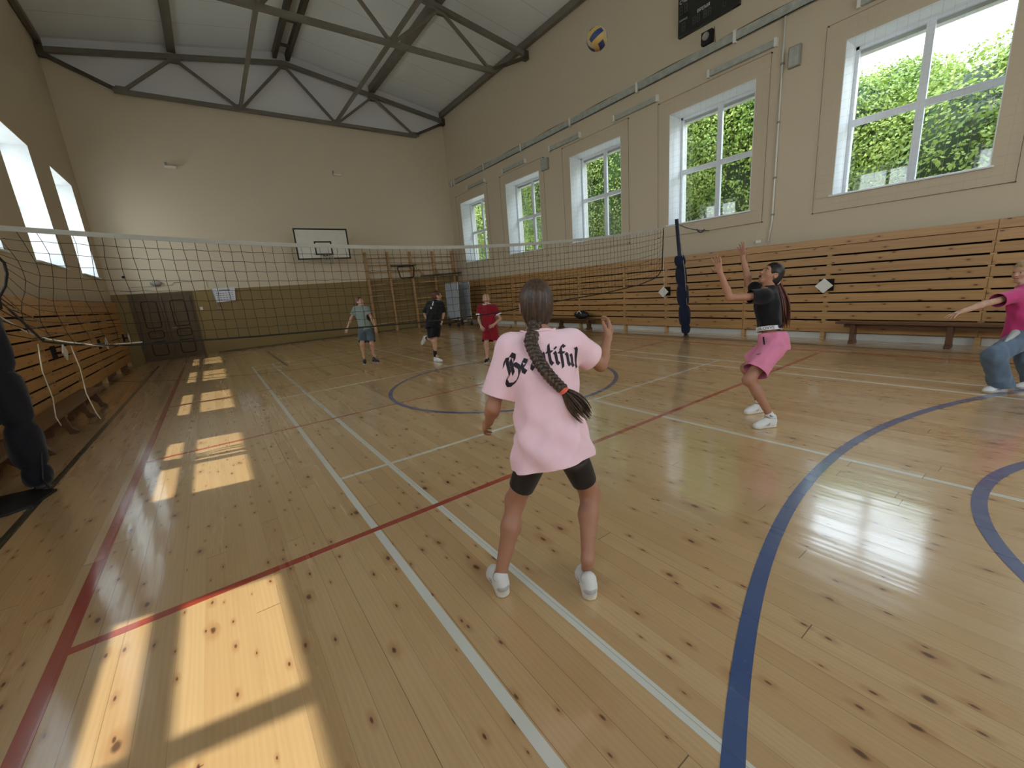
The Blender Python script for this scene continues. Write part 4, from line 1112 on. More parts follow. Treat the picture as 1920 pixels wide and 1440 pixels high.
def shoe(root, A, heel, toe, s, ground, mat, sole_mat, lace_mat, L=0.235):
    A = np.array(A, float); X = np.array(toe, float) - np.array(heel, float)
    if ground: X[2] = 0
    X = nrm(X)
    if ground:
        N = V(0, 0, 1); o = V(A[0], A[1], 0) - X * 0.055 * s
    else:
        N = A - np.array(heel, float); N = nrm(N - X * (N @ X)); o = A - X * .055 * s - N * .085 * s
    Yv = np.cross(N, X); Mx = (X, Yv, N); q = L * s / 0.245
    P = lambda x, y, z: o + (X * x + Yv * y + N * z) * q
    f = Field(0.005)
    f.ell(P(.050, 0, .050), V(.053, .037, .058) * q, Mx, .02); f.ell(P(.115, 0, .042), V(.080, .038, .048) * q, Mx, .03); f.ell(P(.178, 0, .030), V(.066, .043, .036) * q, Mx, .03)
    f.cone(P(.052, 0, .06), P(.048, 0, .100), .040 * q, .039 * q, .02); f.cone(P(.085, 0, .085), P(.13, 0, .066), .024 * q, .022 * q, .02)
    lo = o - .4; hi = o + .4
    f.half(P(0, 0, .014), -N, lo, hi)
    vs, F = f.mesh()
    sh = link_mesh('shoe', vs, F, mat, root)
    g = Field(0.005)
    a, b = P(.038, 0, 0), P(.192, 0, 0)
    def so(x, y, z):
        x = x - o[0]; y = y - o[1]; z = z - o[2]
        u = (x * X[0] + y * X[1] + z * X[2]) / q; v = (x * Yv[0] + y * Yv[1] + z * Yv[2]) / q; w = (x * N[0] + y * N[1] + z * N[2]) / q
        t = np.clip((u - .042) / .150, 0, 1); r = .039 - .010 * np.sin(t * math.pi) * .6 + .008 * t
        d2 = np.sqrt((u - (.042 + .150 * t)) ** 2 + v ** 2) - r
        hh = .030 + .012 * np.clip(1 - u / .09, 0, 1)
        return np.maximum(d2, np.maximum(-w + .001, w - hh)) * q
    g._add(o - .32, o + .32, so, 0.0)
    g.p[0] = (np.minimum(P(-.01, -.06, -.01), P(.26, .06, .06)) - .06, np.maximum(P(-.01, -.06, -.01), P(.26, .06, .06)) + .06, so, 0.0, 'u')
    vs, F = g.mesh()
    link_mesh('sole', vs, F, sole_mat, sh)
    lc = MB()
    for i in range(4):
        x = .098 + .020 * i; z = .089 - .011 * i
        lc.tube([P(x, -.020, z - .006), P(x + .004, 0, z + .004), P(x + .010, .020, z - .006)], .0032 * q, 5)
    lc.build('laces', lace_mat, sh, smooth=True)
    MB().tube([P(.052 + .040 * math.cos(a), .037 * math.sin(a), .098 + .010 * math.cos(a)) for a in np.linspace(0, 2 * math.pi, 21)], .0055 * q, 6).build('collar', M['shoe_grey'], sh, smooth=True)
    hc = Field(.005); hc.ell(P(.040, 0, .055), V(.045, .0395, .036) * q, Mx, 0); hc.half(P(.058, 0, 0), X, o - .4, o + .4); v_, f_ = hc.mesh()
    link_mesh('heel_counter', v_, f_, M['shoe_grey'] if mat == M['shoe_white'] else mat, sh)
    for sg in (-1, 1):
        st = MB()
        for k in range(3): st.tube([P(.088 + .016 * k, sg * .030, .070 - .006 * k), P(.098 + .016 * k, sg * .041, .045), P(.112 + .016 * k, sg * .0415, .032)], .0035 * q, 5)
        st.build('side_stripe', M['shoe_grey'], sh, smooth=True)
    return sh

def eye_parts(root, c, R, F, U, s):
    for q in (-1, 1):
        e = c + (R * q * .030 + F * .0705 + U * .003) * s
        ob = MB().sphere(e, .0118 * s, 14, 10).build('eye', M['eye_white'], root, smooth=True)
        MB().sphere(e + F * .0075 * s, .0066 * s, 12, 8).build('iris', M['iris'], ob, smooth=True)

M['eye_white'] = plain('eye_white', rgb(176, 166, 158), 0.5, 0.01)
M['iris'] = plain('iris_brown', rgb(62, 40, 28), 0.2, 0.02)
M['lip'] = plain('lip', rgb(160, 84, 78), 0.45, 0.03)
M['mouth_dark'] = plain('mouth_inside', rgb(70, 26, 26), 0.5, 0.02)
M['shoe_white'] = cloth('white_shoe_fabric', rgb(222, 220, 216))
M['sole_white'] = plain('white_rubber_sole', rgb(226, 220, 206), 0.6, 0.03)
M['shoe_grey'] = cloth('light_grey_shoe_panel', rgb(182, 180, 178)); M['shoe_dark'] = cloth('dark_shoe_fabric', rgb(40, 30, 30)); M['sole_pale'] = plain('pale_sole', rgb(190, 180, 166), 0.6, 0.03)
M['pink_shirt'] = cloth('pale_pink_cotton', rgb(252, 210, 219)); M['pink_short'] = cloth('pink_sweat_cotton', rgb(222, 132, 162)); M['black_cloth'] = cloth('black_cotton', rgb(24, 21, 22), 0.1)
M['cyclist'] = cloth('black_brown_jersey', rgb(38, 28, 24), 0.1, 0.6)
M['magenta'] = cloth('magenta_pink_cotton', rgb(196, 62, 120)); M['jeans'] = cloth('washed_denim', rgb(96, 112, 132), 0.18)
M['grey_shirt'] = cloth('grey_green_cotton', rgb(128, 136, 128)); M['grey_short'] = cloth('slate_cotton', rgb(84, 94, 100)); M['maroon'] = cloth('maroon_jersey', rgb(134, 22, 36)); M['white_cloth'] = cloth('white_cotton', rgb(226, 224, 222))
M['print_black'] = plain('black_print', rgb(38, 24, 34), 0.7, 0.02)
M['coral'] = plain('coral_hair_tie', rgb(255, 122, 104), 0.6, 0.02)
M['hair_brown'] = hair_mat('dark_blond_hair', rgb(50, 37, 29), rgb(94, 71, 54), (90, 90, 8))
M['hair_black'] = hair_mat('near_black_hair', rgb(22, 15, 13), rgb(40, 26, 22), (90, 90, 8))
M['hair_red'] = hair_mat('red_brown_hair', rgb(70, 34, 22), rgb(112, 58, 40), (90, 90, 8))
M['hair_blond'] = hair_mat('blond_hair', rgb(150, 118, 80), rgb(196, 164, 118), (60, 60, 20))

def person(key, label, s, hF, hU, skin, hands, hair, foot_ground=(True, True), shoes=('shoe_white', 'sole_white', 'white_cloth'), res=0.006, face_mouth=False):
    J = {k: np.array(v, float) for k, v in JT[key].items()}
    root = thing('person', (float(J['pelvis'][0]), float(J['pelvis'][1]), 0.0), label, 'person')
    U = nrm(J['neck'] - J['pelvis']); R = J['shR'] - J['shL']; R = nrm(R - U * (R @ U)); F = np.cross(U, R)
    Rp = J['hipR'] - J['hipL']; Rp = nrm(Rp - U * (Rp @ U)); Fp = np.cross(U, Rp)
    f = Field(res)
    f.ell(J['pelvis'], V(.118, .088, .105) * s, (Rp, Fp, U), .04)
    f.ell(J['waist'], V(.102, .076, .125) * s, (R, F, U), .05)
    f.ell(J['chest'], V(.120, .086, .150) * s, (R, F, U), .05)
    f.cone(J['shL'] * .93 + J['shR'] * .07, J['shR'] * .93 + J['shL'] * .07, .040 * s, .040 * s, .04)
    for q in 'LR': f.cone(J['neck'] + U * .01, J['sh' + q], .040 * s, .038 * s, .04)
    hF = nrm(hF); hU = nrm(np.array(hU) - hF * (np.array(hU) @ hF)); hR = np.cross(hF, hU)
    f.cone(J['neck'], J['head'] - hU * .06 * s - hF * .01, .045 * s, .043 * s, .03)
    head_field(f, J['head'], hR, hF, hU, s)
    for q, sg in (('L', -1), ('R', 1)):
        hip, kn, an = J['hip' + q], J['knee' + q], J['ankle' + q]
        f.cone(hip, kn, .074 * s, .050 * s, .035); f.ell(hip - Fp * .035 * s + U * .02, V(.078, .07, .085) * s, (Rp, Fp, U), .04)
        sh = an - kn; Ls = np.linalg.norm(sh); shn = sh / Ls
        bk = nrm(np.cross(np.cross(shn, kn - hip + F * .02), shn)) if np.linalg.norm(np.cross(shn, kn - hip)) > .02 else F
        cf = kn + sh * .34 - bk * .012 * s
        f.cone(kn, cf, .046 * s, .047 * s, .03); f.cone(cf, an, .047 * s, .030 * s, .03); f.ell(kn + bk * .012, V(.042, .042, .046) * s, None, .03)
        f.cone(an, an + nrm(J['toe' + q] - J['heel' + q]) * .06 * s - V(0, 0, .03) * s, .030 * s, .026 * s, .02)
        shd, el, wr, ha = J['sh' + q], J['el' + q], J['wr' + q], J['ha' + q]
        f.ell(shd, V(.045, .045, .048) * s, None, .03); f.cone(shd, el, .040 * s, .032 * s, .025)
        fm = el + (wr - el) * .3
        f.cone(el, fm, .033 * s, .033 * s, .02); f.cone(fm, wr, .033 * s, .0225 * s, .02)
        n_, curl, splay = hands[q]
        side = 1 if q == 'R' else -1
        hand_field(f, wr, ha - wr, n_, side * -1 if False else side, s, curl, splay)
    vs, FF = f.mesh()
    body = link_mesh('body', vs, FF, skin, root)
    eye_parts(root, J['head'], hR, hF, hU, s)
    Pm = lambda r, fw, u: J['head'] + (hR * r + hF * fw + hU * u) * s
    if face_mouth:
        MB().sphere(Pm(0, .090, -.060), V(.018, .010, .012) * s, 16, 10, (hR, hF, hU)).build('mouth', M['mouth_dark'], root, smooth=True)
    else:
        MB().tube([Pm(-.022, .086, -.059), Pm(-.008, .094, -.058), Pm(.008, .094, -.058), Pm(.022, .086, -.059)], .0042 * s, 6).build('mouth', M['lip'], root, smooth=True)
    for q in (-1, 1):
        MB().tube([Pm(q * .016, .086, .020), Pm(q * .032, .084, .026), Pm(q * .048, .070, .021)], .0036 * s, 5).build('eyebrow', hair[0], root, smooth=True)
    # hair cap
    g = Field(0.005)
    g.ell(Pm(0, -.016, .024), V(.080, .096, .101) * s, (hR, hF, hU), .02)
    g.ell(Pm(0, -.048, -.035), V(.068, .058, .075 if hair[1] != 'short' else .055) * s, (hR, hF, hU), .03)
    g.ell(Pm(0, .092, -.045), V(.066, .085, .105) * s, (hR, hF, hU), .012, 's')
    for q in (-1, 1): g.ell(Pm(q * .085, .005, -.035), V(.030, .032, .050) * s, (hR, hF, hU), .01, 's')
    g.half(Pm(0, 0, -.112 if hair[1] != 'short' else -.065), -hU, Pm(0, 0, 0) - .3, Pm(0, 0, 0) + .3)
    w3 = [rng.uniform(0, 6, 3) for _ in range(3)]
    def strands(x, y, z):
        a = (x - J['head'][0]) * hR[0] + (y - J['head'][1]) * hR[1] + (z - J['head'][2]) * hR[2]
        b = (x - J['head'][0]) * hF[0] + (y - J['head'][1]) * hF[1] + (z - J['head'][2]) * hF[2]
        an_ = np.arctan2(a, -b)
        return .0016 * np.sin(an_ * 34 + w3[0][0]) + .0012 * np.sin(an_ * 57 + w3[0][1])
    vs, FF = g.mesh(strands)
    hr = link_mesh('hair', vs, FF, hair[0], root)
    for q, gr in zip('LR', foot_ground):
        shoe(root, J['ankle' + q], J['heel' + q], J['toe' + q], s, gr, M[shoes[0]], M[shoes[1]], M[shoes[2]])
    return dict(root=root, J=J, U=U, R=R, F=F, Rp=Rp, Fp=Fp, hF=hF, hU=hU, hR=hR, hair=hr, s=s, body=body, Pm=Pm)

def folds(seed, amp):
    r = np.random.default_rng(seed); ph = r.uniform(0, 6.28, 8)
    def fn(t, a):
        return amp * (np.abs(np.sin(3.5 * a + ph[4] + 3 * np.sin(t * 5 + ph[5]))) * .9 - .5 + np.sin(5 * a + ph[0] + 6 * np.sin(t * 7 + ph[1])) * .6 + np.sin(9 * a + ph[2] - 9 * t) * .35 + np.sin(3 * a + t * 22 + ph[3]) * .45)
    return fn

def tee(P, mat, chest, hem, hem_drop, sleeve, name='shirt', res=0.006, fold=None, hem_tilt=0.0, neck_r=0.075, shift=(0, 0), wf=0.97):
    """T-shirt: chest=(half width, half depth), hem=(half width, half depth), sleeve=(start radius, end radius, share of the upper arm)"""
    J, U, R, F, s = P['J'], P['U'], P['R'], P['F'], P['s']
    L = np.linalg.norm(J['neck'] - J['pelvis']); o = J['pelvis'] - U * (hem_drop + .03)
    c = lambda q: ((J[q] - o) @ R, (J[q] - o) @ F)
    T = lambda q: (J[q] - o) @ U
    pr_, wr_, cr_, nr_ = c('pelvis'), c('waist'), c('chest'), c('neck')
    kn = [(0, pr_[0] + shift[0], pr_[1] + shift[1], hem[0], hem[1]), (T('pelvis') * .6, pr_[0] + shift[0] * .7, pr_[1] + shift[1] * .6, hem[0] * .99, hem[1]),
          (T('waist'), wr_[0], wr_[1] - .008, (chest[0] + hem[0]) / 2 * wf, (chest[1] + hem[1]) / 2 * wf),
          (T('chest'), cr_[0], cr_[1] - .004, chest[0], chest[1]), (T('chest') + (T('neck') - T('chest')) * .55, cr_[0] * .4 + nr_[0] * .6, cr_[1] * .5 + nr_[1] * .5, chest[0] * .93, chest[1] * .80),
          (T('neck') - .005, nr_[0], nr_[1], chest[0] * .50, chest[1] * .52), (T('neck') + .03, nr_[0], nr_[1], .058 * s, .058 * s)]
    f = Field(res)
    f.sweep(o, U, R, F, kn, .03, 2.4, fold=fold)
    caps = [(o + U * .03 + R * pr_[0] + F * pr_[1], -U + R * hem_tilt, max(hem) * 1.7), (J['neck'] + U * .012 + F * .008, U * .92 + F * .3, neck_r * s)]
    for q in 'LR':
        a, b = J['sh' + q], J['el' + q]; d = nrm(b - a); e = a + (b - a) * (sleeve[2][q] if isinstance(sleeve[2], dict) else sleeve[2])
        f.cone(a - d * .01, e + d * .03 , sleeve[0], sleeve[1], .045)
        f.cone(J['neck'] - U * .02, a, .05 * s, sleeve[0] * .86, .04)
        sg = -1 if q == 'L' else 1; hw = (chest[0] + hem[0]) / 2 * .93
        caps.append((e, d, sleeve[1] * 1.9, lambda c, a=a, d=d, sg=sg: np.linalg.norm((c - a) - d * ((c - a) @ d)) < sleeve[1] * 1.35 and sg * ((c - J['waist']) @ R) > hw * (.86 if abs(d @ U) > .6 else .2)))
    vs, FF = f.mesh(smooth=2)
    ob = link_mesh(name, vs, FF, mat, P['root'], caps, 0.004)
    return ob, vs, FF

def shorts(P, mat, waist_up, r_hip, r_leg, share, name='shorts', res=0.006, fold=0.004, seed=3, pel=(.135, .108), both=('L', 'R'), gl=1.0):
    J, U, Rp, Fp, s = P['J'], P['U'], P['Rp'], P['Fp'], P['s']
    f = Field(res); caps = []
    o = J['pelvis'] - U * .07 * s
    f.sweep(o, U, Rp, Fp, [(0, 0, -.01, pel[0] * s * .98, pel[1] * s), (.08 * s, 0, -.012, pel[0] * s, pel[1] * s), (waist_up * s + .07 * s + .03, (P['J']['waist'] - J['pelvis']) @ Rp * .6, 0, pel[0] * s * .90, pel[1] * s * .88)], .03, 2.2, fold=folds(seed, fold))
    caps.append((J['pelvis'] + U * waist_up * s, U, .24 * s))
    for q in both:
        a, b = J['hip' + q], J['knee' + q]; d = nrm(b - a); e = a + (b - a) * share
        f.cone(a, e + d * .03, r_hip * s, r_leg * s, .04)
        f.ell(a - Fp * .03 * s, V(.088, .085, .10) * s * gl, (Rp, Fp, U), .04)
        caps.append((e, d, r_leg * s * 1.75))
    r = np.random.default_rng(seed + 50); w = r.normal(size=(5, 3)) * V(40, 40, 22); ph = r.uniform(0, 6, 5)
    def disp(x, y, z): return fold * .5 * sum(np.sin(x * a[0] + y * a[1] + z * a[2] + p) for a, p in zip(w, ph)) / 2.2
    vs, FF = f.mesh(disp, smooth=2)
    return link_mesh(name, vs, FF, mat, P['root'], caps, 0.004)

def project_print(polys, bvh, o, X, Y, N, mat, parent, name, off=0.0015, cell=0.006, depth=0.4):
    """flat print (quads in X,Y) laid onto a cloth surface along -N"""
    mb = MB(); o = np.array(o, float)
    for quad in polys:
        q = np.array(quad, float)
        nu = max(1, int(max(np.linalg.norm(q[1] - q[0]), np.linalg.norm(q[2] - q[3])) / cell)); nv = max(1, int(max(np.linalg.norm(q[3] - q[0]), np.linalg.norm(q[2] - q[1])) / cell))
        pts = []; ok = True
        for i in range(nu + 1):
            for j in range(nv + 1):
                u, v = i / nu, j / nv
                p2 = q[0] * (1 - u) * (1 - v) + q[1] * u * (1 - v) + q[2] * u * v + q[3] * (1 - u) * v
                p = o + X * p2[0] + Y * p2[1]
                hit = bvh.ray_cast(Vector(p + N * depth), Vector(-N))
                if hit[0] is None: ok = False; break
                n = np.array(hit[1]); n = n if n @ N > 0 else -n
                pts.append(np.array(hit[0]) + n * off)
            if not ok: break
        if not ok: continue
        mb.add(pts, [(i * (nv + 1) + j, (i + 1) * (nv + 1) + j, (i + 1) * (nv + 1) + j + 1, i * (nv + 1) + j + 1) for i in range(nu) for j in range(nv)])
    return mb.build(name, mat, parent)

def pen(strokes, nib, ang):
    """broad-nib pen strokes -> quads"""
    a = math.radians(ang); n = V(math.cos(a), math.sin(a)) * nib / 2; out = []
    for st in strokes:
        st = [V(*p) for p in st]
        for p, q in zip(st[:-1], st[1:]):
            out.append([p - n, q - n, q + n, p + n])
    return out

GLYPH = {   # blackletter skeletons, x-height 1
 'B': ([[(.05, 1.35), (.25, 1.75), (.55, 1.62), (.42, 1.38)], [(.42, 1.62), (.42, .55), (.20, .30)], [(.42, 1.60), (.85, 1.85), (1.15, 1.55), (1.05, 1.25), (.60, 1.02)],
        [(.60, 1.02), (1.05, .95), (1.30, .62), (1.22, .18), (.85, -.28), (.40, -.38), (.05, -.20), (-.05, .15), (.10, .40)], [(.72, 1.5), (.72, .35)]], 1.45),
 'e': ([[(.32, .95), (.10, .72), (.10, .25), (.32, 0), (.62, .22)], [(.32, .95), (.60, .74), (.50, .58), (.12, .46)]], .78),
 'a': ([[(.12, .82), (.34, .98), (.58, .78), (.58, .15), (.74, 0)], [(.58, .58), (.22, .45), (.10, .22), (.28, 0), (.58, .2)]], .86),
 'u': ([[(.05, .95), (.17, .82), (.17, .20), (.34, 0), (.58, .2)], [(.52, .95), (.62, .82), (.62, .15), (.78, 0)]], .92),
 't': ([[(.30, 1.55), (.24, 1.25), (.24, .20), (.42, 0), (.58, .12)], [(-.02, .98), (.56, .98)]], .66),
 'i': ([[(.08, .95), (.20, .82), (.20, .18), (.38, 0)], [(.16, 1.30), (.28, 1.22)]], .50),
 'f': ([[(.24, -.25), (.24, 1.28), (.42, 1.55), (.66, 1.42)], [(-.02, .95), (.58, .95)]], .66),
 'l': ([[(.12, 1.65), (.24, 1.50), (.24, .18), (.40, 0)]], .46),
}
JT = {
 'girl1': dict(pelvis=(1.166,1.378,0.741), hipL=(1.099,1.399,0.739), hipR=(1.236,1.337,0.726), kneeL=(1.051,1.546,0.436), ankleL=(0.904,1.517,0.090), heelL=(0.914,1.457,0.040), toeL=(0.969,1.647,0.040), kneeR=(1.372,1.344,0.431), ankleR=(1.216,1.221,0.190), heelR=(1.196,1.171,0.130), toeR=(1.271,1.286,-0.030), waist=(1.170,1.399,0.908), chest=(1.176,1.426,1.106), neck=(1.187,1.448,1.250), head=(1.220,1.502,1.387), shL=(1.066,1.507,1.203), shR=(1.322,1.376,1.199), elL=(0.970,1.549,0.942), wrL=(1.023,1.680,0.831), haL=(1.032,1.759,0.778), elR=(1.507,1.372,1.069), wrR=(1.644,1.444,1.174), haR=(1.705,1.470,1.235)),
 'girl2': dict(pelvis=(4.358,1.748,0.740), hipL=(4.252,1.711,0.706), hipR=(4.420,1.790,0.691), kneeL=(3.961,1.768,0.457), ankleL=(4.075,1.599,0.090), heelL=(4.049,1.503,0.040), toeL=(3.849,1.619,0.040), kneeR=(4.357,1.973,0.475), ankleR=(4.445,1.864,0.090), heelR=(4.448,1.790,0.040), toeR=(4.261,1.873,0.040), waist=(4.364,1.795,0.919), chest=(4.386,1.836,1.112), neck=(4.437,1.842,1.257), head=(4.483,1.852,1.401), shL=(4.243,1.814,1.209), shR=(4.482,1.928,1.231), elL=(3.988,1.996,1.218), wrL=(3.922,2.062,1.460), haL=(3.944,2.098,1.549), elR=(4.506,2.060,1.309), wrR=(4.506,2.138,1.578), haR=(4.538,2.169,1.675)),
 'person3': dict(pelvis=(6.995,0.361,0.530), hipL=(6.875,0.374,0.499), hipR=(7.114,0.310,0.470), kneeL=(6.462,0.495,0.394), ankleL=(6.577,0.403,0.110), heelL=(6.628,0.365,0.030), toeL=(6.470,0.501,0.030), kneeR=(7.113,0.299,0.259), ankleR=(6.895,0.193,0.100), heelR=(6.880,0.149,0.040), toeR=(6.773,0.294,0.040), waist=(7.043,0.369,0.673), chest=(7.095,0.393,0.884), neck=(7.129,0.418,1.051), head=(7.148,0.452,1.214), shL=(6.907,0.474,0.968), shR=(7.305,0.344,0.963), elL=(6.577,0.618,0.925), wrL=(6.295,0.751,0.869), haL=(6.227,0.792,0.848), elR=(7.370,0.278,0.720), wrR=(7.191,0.270,0.520), haR=(7.139,0.271,0.440)),
 'boy1': dict(pelvis=(2.835,9.684,0.764), hipL=(2.756,9.728,0.723), hipR=(2.898,9.628,0.722), kneeL=(2.668,9.612,0.459), ankleL=(2.671,9.652,0.170), heelL=(2.673,9.694,0.103), toeL=(2.599,9.439,0.042), kneeR=(2.857,9.524,0.437), ankleR=(2.865,9.549,0.198), heelR=(2.849,9.568,0.136), toeR=(2.921,9.361,0.076), waist=(2.833,9.757,0.922), chest=(2.832,9.814,1.117), neck=(2.829,9.862,1.276), head=(2.839,9.867,1.402), shL=(2.742,9.962,1.235), shR=(2.926,9.727,1.218), elL=(2.613,9.992,1.027), wrL=(2.488,9.902,0.848), haL=(2.441,9.878,0.781), elR=(2.973,9.608,1.008), wrR=(2.970,9.458,0.829), haR=(2.969,9.413,0.758)),
 'boy2': dict(pelvis=(3.838,8.215,0.813), hipL=(3.800,8.279,0.769), hipR=(3.858,8.137,0.767), kneeR=(3.788,8.170,0.452), ankleR=(3.771,8.174,0.163), heelR=(3.733,8.141,0.090), toeR=(3.805,8.014,0.043), kneeL=(3.789,8.229,0.483), ankleL=(3.808,8.596,0.496), heelL=(3.762,8.686,0.521), toeL=(3.675,8.680,0.377), waist=(3.883,8.253,0.967), chest=(3.947,8.297,1.143), neck=(4.003,8.323,1.281), head=(4.046,8.328,1.403), shL=(3.900,8.443,1.229), shR=(4.056,8.203,1.212), elL=(3.815,8.541,1.017), wrL=(3.792,8.340,0.872), haL=(3.795,8.283,0.816), elR=(4.100,8.214,1.014), wrR=(4.002,8.118,0.877), haR=(3.967,8.088,0.818)),
 'boy3': dict(pelvis=(4.569,7.123,0.682), hipL=(4.517,7.177,0.654), hipR=(4.609,7.059,0.647), kneeL=(4.422,7.087,0.376), ankleL=(4.428,7.108,0.119), heelL=(4.455,7.127,0.073), toeL=(4.262,6.974,0.032), kneeR=(4.591,6.988,0.358), ankleR=(4.625,6.996,0.120), heelR=(4.648,7.017,0.075), toeR=(4.511,6.823,0.027), waist=(4.591,7.173,0.820), chest=(4.608,7.211,0.992), neck=(4.619,7.245,1.137), head=(4.624,7.252,1.261), shL=(4.525,7.350,1.098), shR=(4.706,7.117,1.080), elL=(4.461,7.352,0.864), wrL=(4.397,7.186,0.744), haL=(4.389,7.130,0.704), elR=(4.785,7.044,0.845), wrR=(4.577,6.964,0.762), haR=(4.495,6.962,0.729)),
}
# ------------------------------------------------------------------ the girl in the pale pink shirt, seen from behind
def girl_pink():
    P = person('girl1', 'girl seen from behind in pale pink lettered shirt, long braid, black shorts, both feet apart', 0.96, (.42, .90, .06), (.05, -.06, 1), M['skin'],
               {'L': ((.75, -.3, -.2), (.35, .6, .5), 1.0), 'R': ((.2, .75, .35), (.35, .7, .6), 1.0)}, (M['hair_brown'], 'long'), shoes=('shoe_white', 'sole_white', 'white_cloth'), res=0.005)
    J, U, R, F = P['J'], P['U'], P['R'], P['F']
    shorts(P, M['cyclist'], .10, .079, .064, .70, 'cycling_shorts', .006, .0015, 3, (.122, .096), gl=.86)
    fd = folds(5, .0105)
    def fold(t, a): return fd(t, a) * np.clip(1.15 - t / .55, .15, 1.0)
    ob, vs, FF = tee(P, M['pink_shirt'], (.158, .118), (.190, .145), .070, (.066, .072, {'L': .78, 'R': .60}), 'shirt', .0055, fold, hem_tilt=.10, neck_r=.085, wf=.86)
    bvh = BVHTree.FromPolygons([tuple(v) for v in vs], [tuple(f) for f in FF])
    # lettering across the shoulders
    N = -F; Xa = R; Ya = U; o = J['chest'] + U * .004 - R * .024
    xh = .056; adv = 0.0; polys = []; word = 'Beautiful'
    total = sum(GLYPH[c][1] for c in word)
    for ch in word:
        st, w = GLYPH[ch]
        for quad in pen(st, .36, 38):
            q2 = []
            for p in quad:
                u = (adv + p[0] - total / 2) * xh * .80; v = p[1] * xh
                uu = u + .012; ang = -uu * 2.3
                cx_ = uu; cy_ = -1.75 * (uu - .02) ** 2 + .012 + .05 * uu
                q2.append((cx_ + v * math.sin(-ang) * .0 - v * math.sin(ang) * .35, cy_ + v * math.cos(ang)))
            polys.append(q2)
        adv += w
    project_print(polys, bvh, o, Xa, Ya, N, M['print_black'], ob, 'shirt_lettering')['label'] = 'black gothic word Beautiful on the back'
    # collar rib
    cl = []
    c0 = J['neck'] + U * .008 + F * .006
    for a in np.linspace(0, 2 * math.pi, 29):
        d = R * math.cos(a) + F * math.sin(a)
        hit = bvh.find_nearest(Vector(c0 + d * .074 + U * (.005 - .012 * math.sin(a))))
        cl.append(np.array(hit[0]))
    MB().tube(cl, .006, 6, caps=False).build('collar', M['pink_shirt'], ob, smooth=True)
    # braid lying diagonally over the back
    def on_back(p, lift):
        hit = bvh.ray_cast(Vector(p + N * .5), Vector(-N))
        return (np.array(hit[0]) if hit[0] is not None else np.array(p)) + N * lift
    nape = P['Pm'](-.025, -.088, -.070)
    key_ = [(-.045, .60), (-.025, .36), (.020, .10), (.075, -.12), (.118, -.235)]
    base = J['chest']
    L0 = (J['neck'] - J['chest']) @ U
    pts = [nape, nape - U * .035 + N * .004 - R * .004]
    for u, v in [(-.056, .125), (-.046, .070), (-.028, .018), (-.002, -.028), (.026, -.064), (.048, -.090)]:
        pts.append(on_back(base + R * u + U * v, .018))
    pts = np.array(pts)
    d_ = np.r_[0, np.cumsum(np.linalg.norm(np.diff(pts, axis=0), axis=1))]
    S = np.linspace(0, d_[-1], 70); path = np.stack([np.interp(S, d_, pts[:, i]) for i in range(3)], 1)
    for _ in range(6): path[1:-1] = (path[:-2] + path[1:-1] * 2 + path[2:]) / 4
    hair = P['hair']
    for k in range(3):
        st = []; rr = []
        for i, p in enumerate(path):
            tg = nrm(path[min(i + 1, 69)] - path[max(i - 1, 0)]); sd = nrm(np.cross(tg, N)); ph = S[i] / .058 * 2 * math.pi + k * 2 * math.pi / 3
            wd = .0195 * (1 - .25 * i / 69)
            st.append(p + sd * wd * math.sin(ph) + N * (.008 * math.sin(2 * ph) + .004)); rr.append(.0155 * (1 - .25 * i / 69))
        MB().tube(st, rr, 10).build('braid_strand', M['hair_brown'], hair, smooth=True)
    end = path[-1]; tg = nrm(path[-1] - path[-6])
    tie = MB(); sd = nrm(np.cross(tg, N))
    for q in (0, 1):
        tie.tube([end + tg * (.004 + .010 * q) + (sd * math.cos(a) + N * math.sin(a)) * .017 for a in np.linspace(0, 2 * math.pi, 17)], .005, 6)
    tie.build('hair_tie', M['coral'], hair, smooth=True)['label'] = 'coral hair tie'
    r = np.random.default_rng(4); tail = MB()
    for k in range(46):
        w = r.normal(size=2); sp = r.uniform(.5, 1)
        st = []
        for t in np.linspace(0, 1, 7):
            c = end + tg * (.015 + .135 * t * sp) - U * .03 * t * t + R * .012 * t
            st.append(c + sd * w[0] * (.005 + .016 * math.sin(t * 2.2)) + N * (w[1] * (.005 + .008 * math.sin(t * 2.2)) + .012 * t))
        tail.tube(st, [.0045, .0055, .0055, .005, .004, .003, .0012], 5)
    tail.build('braid_tail', M['hair_brown'], hair, smooth=True)
girl_pink()

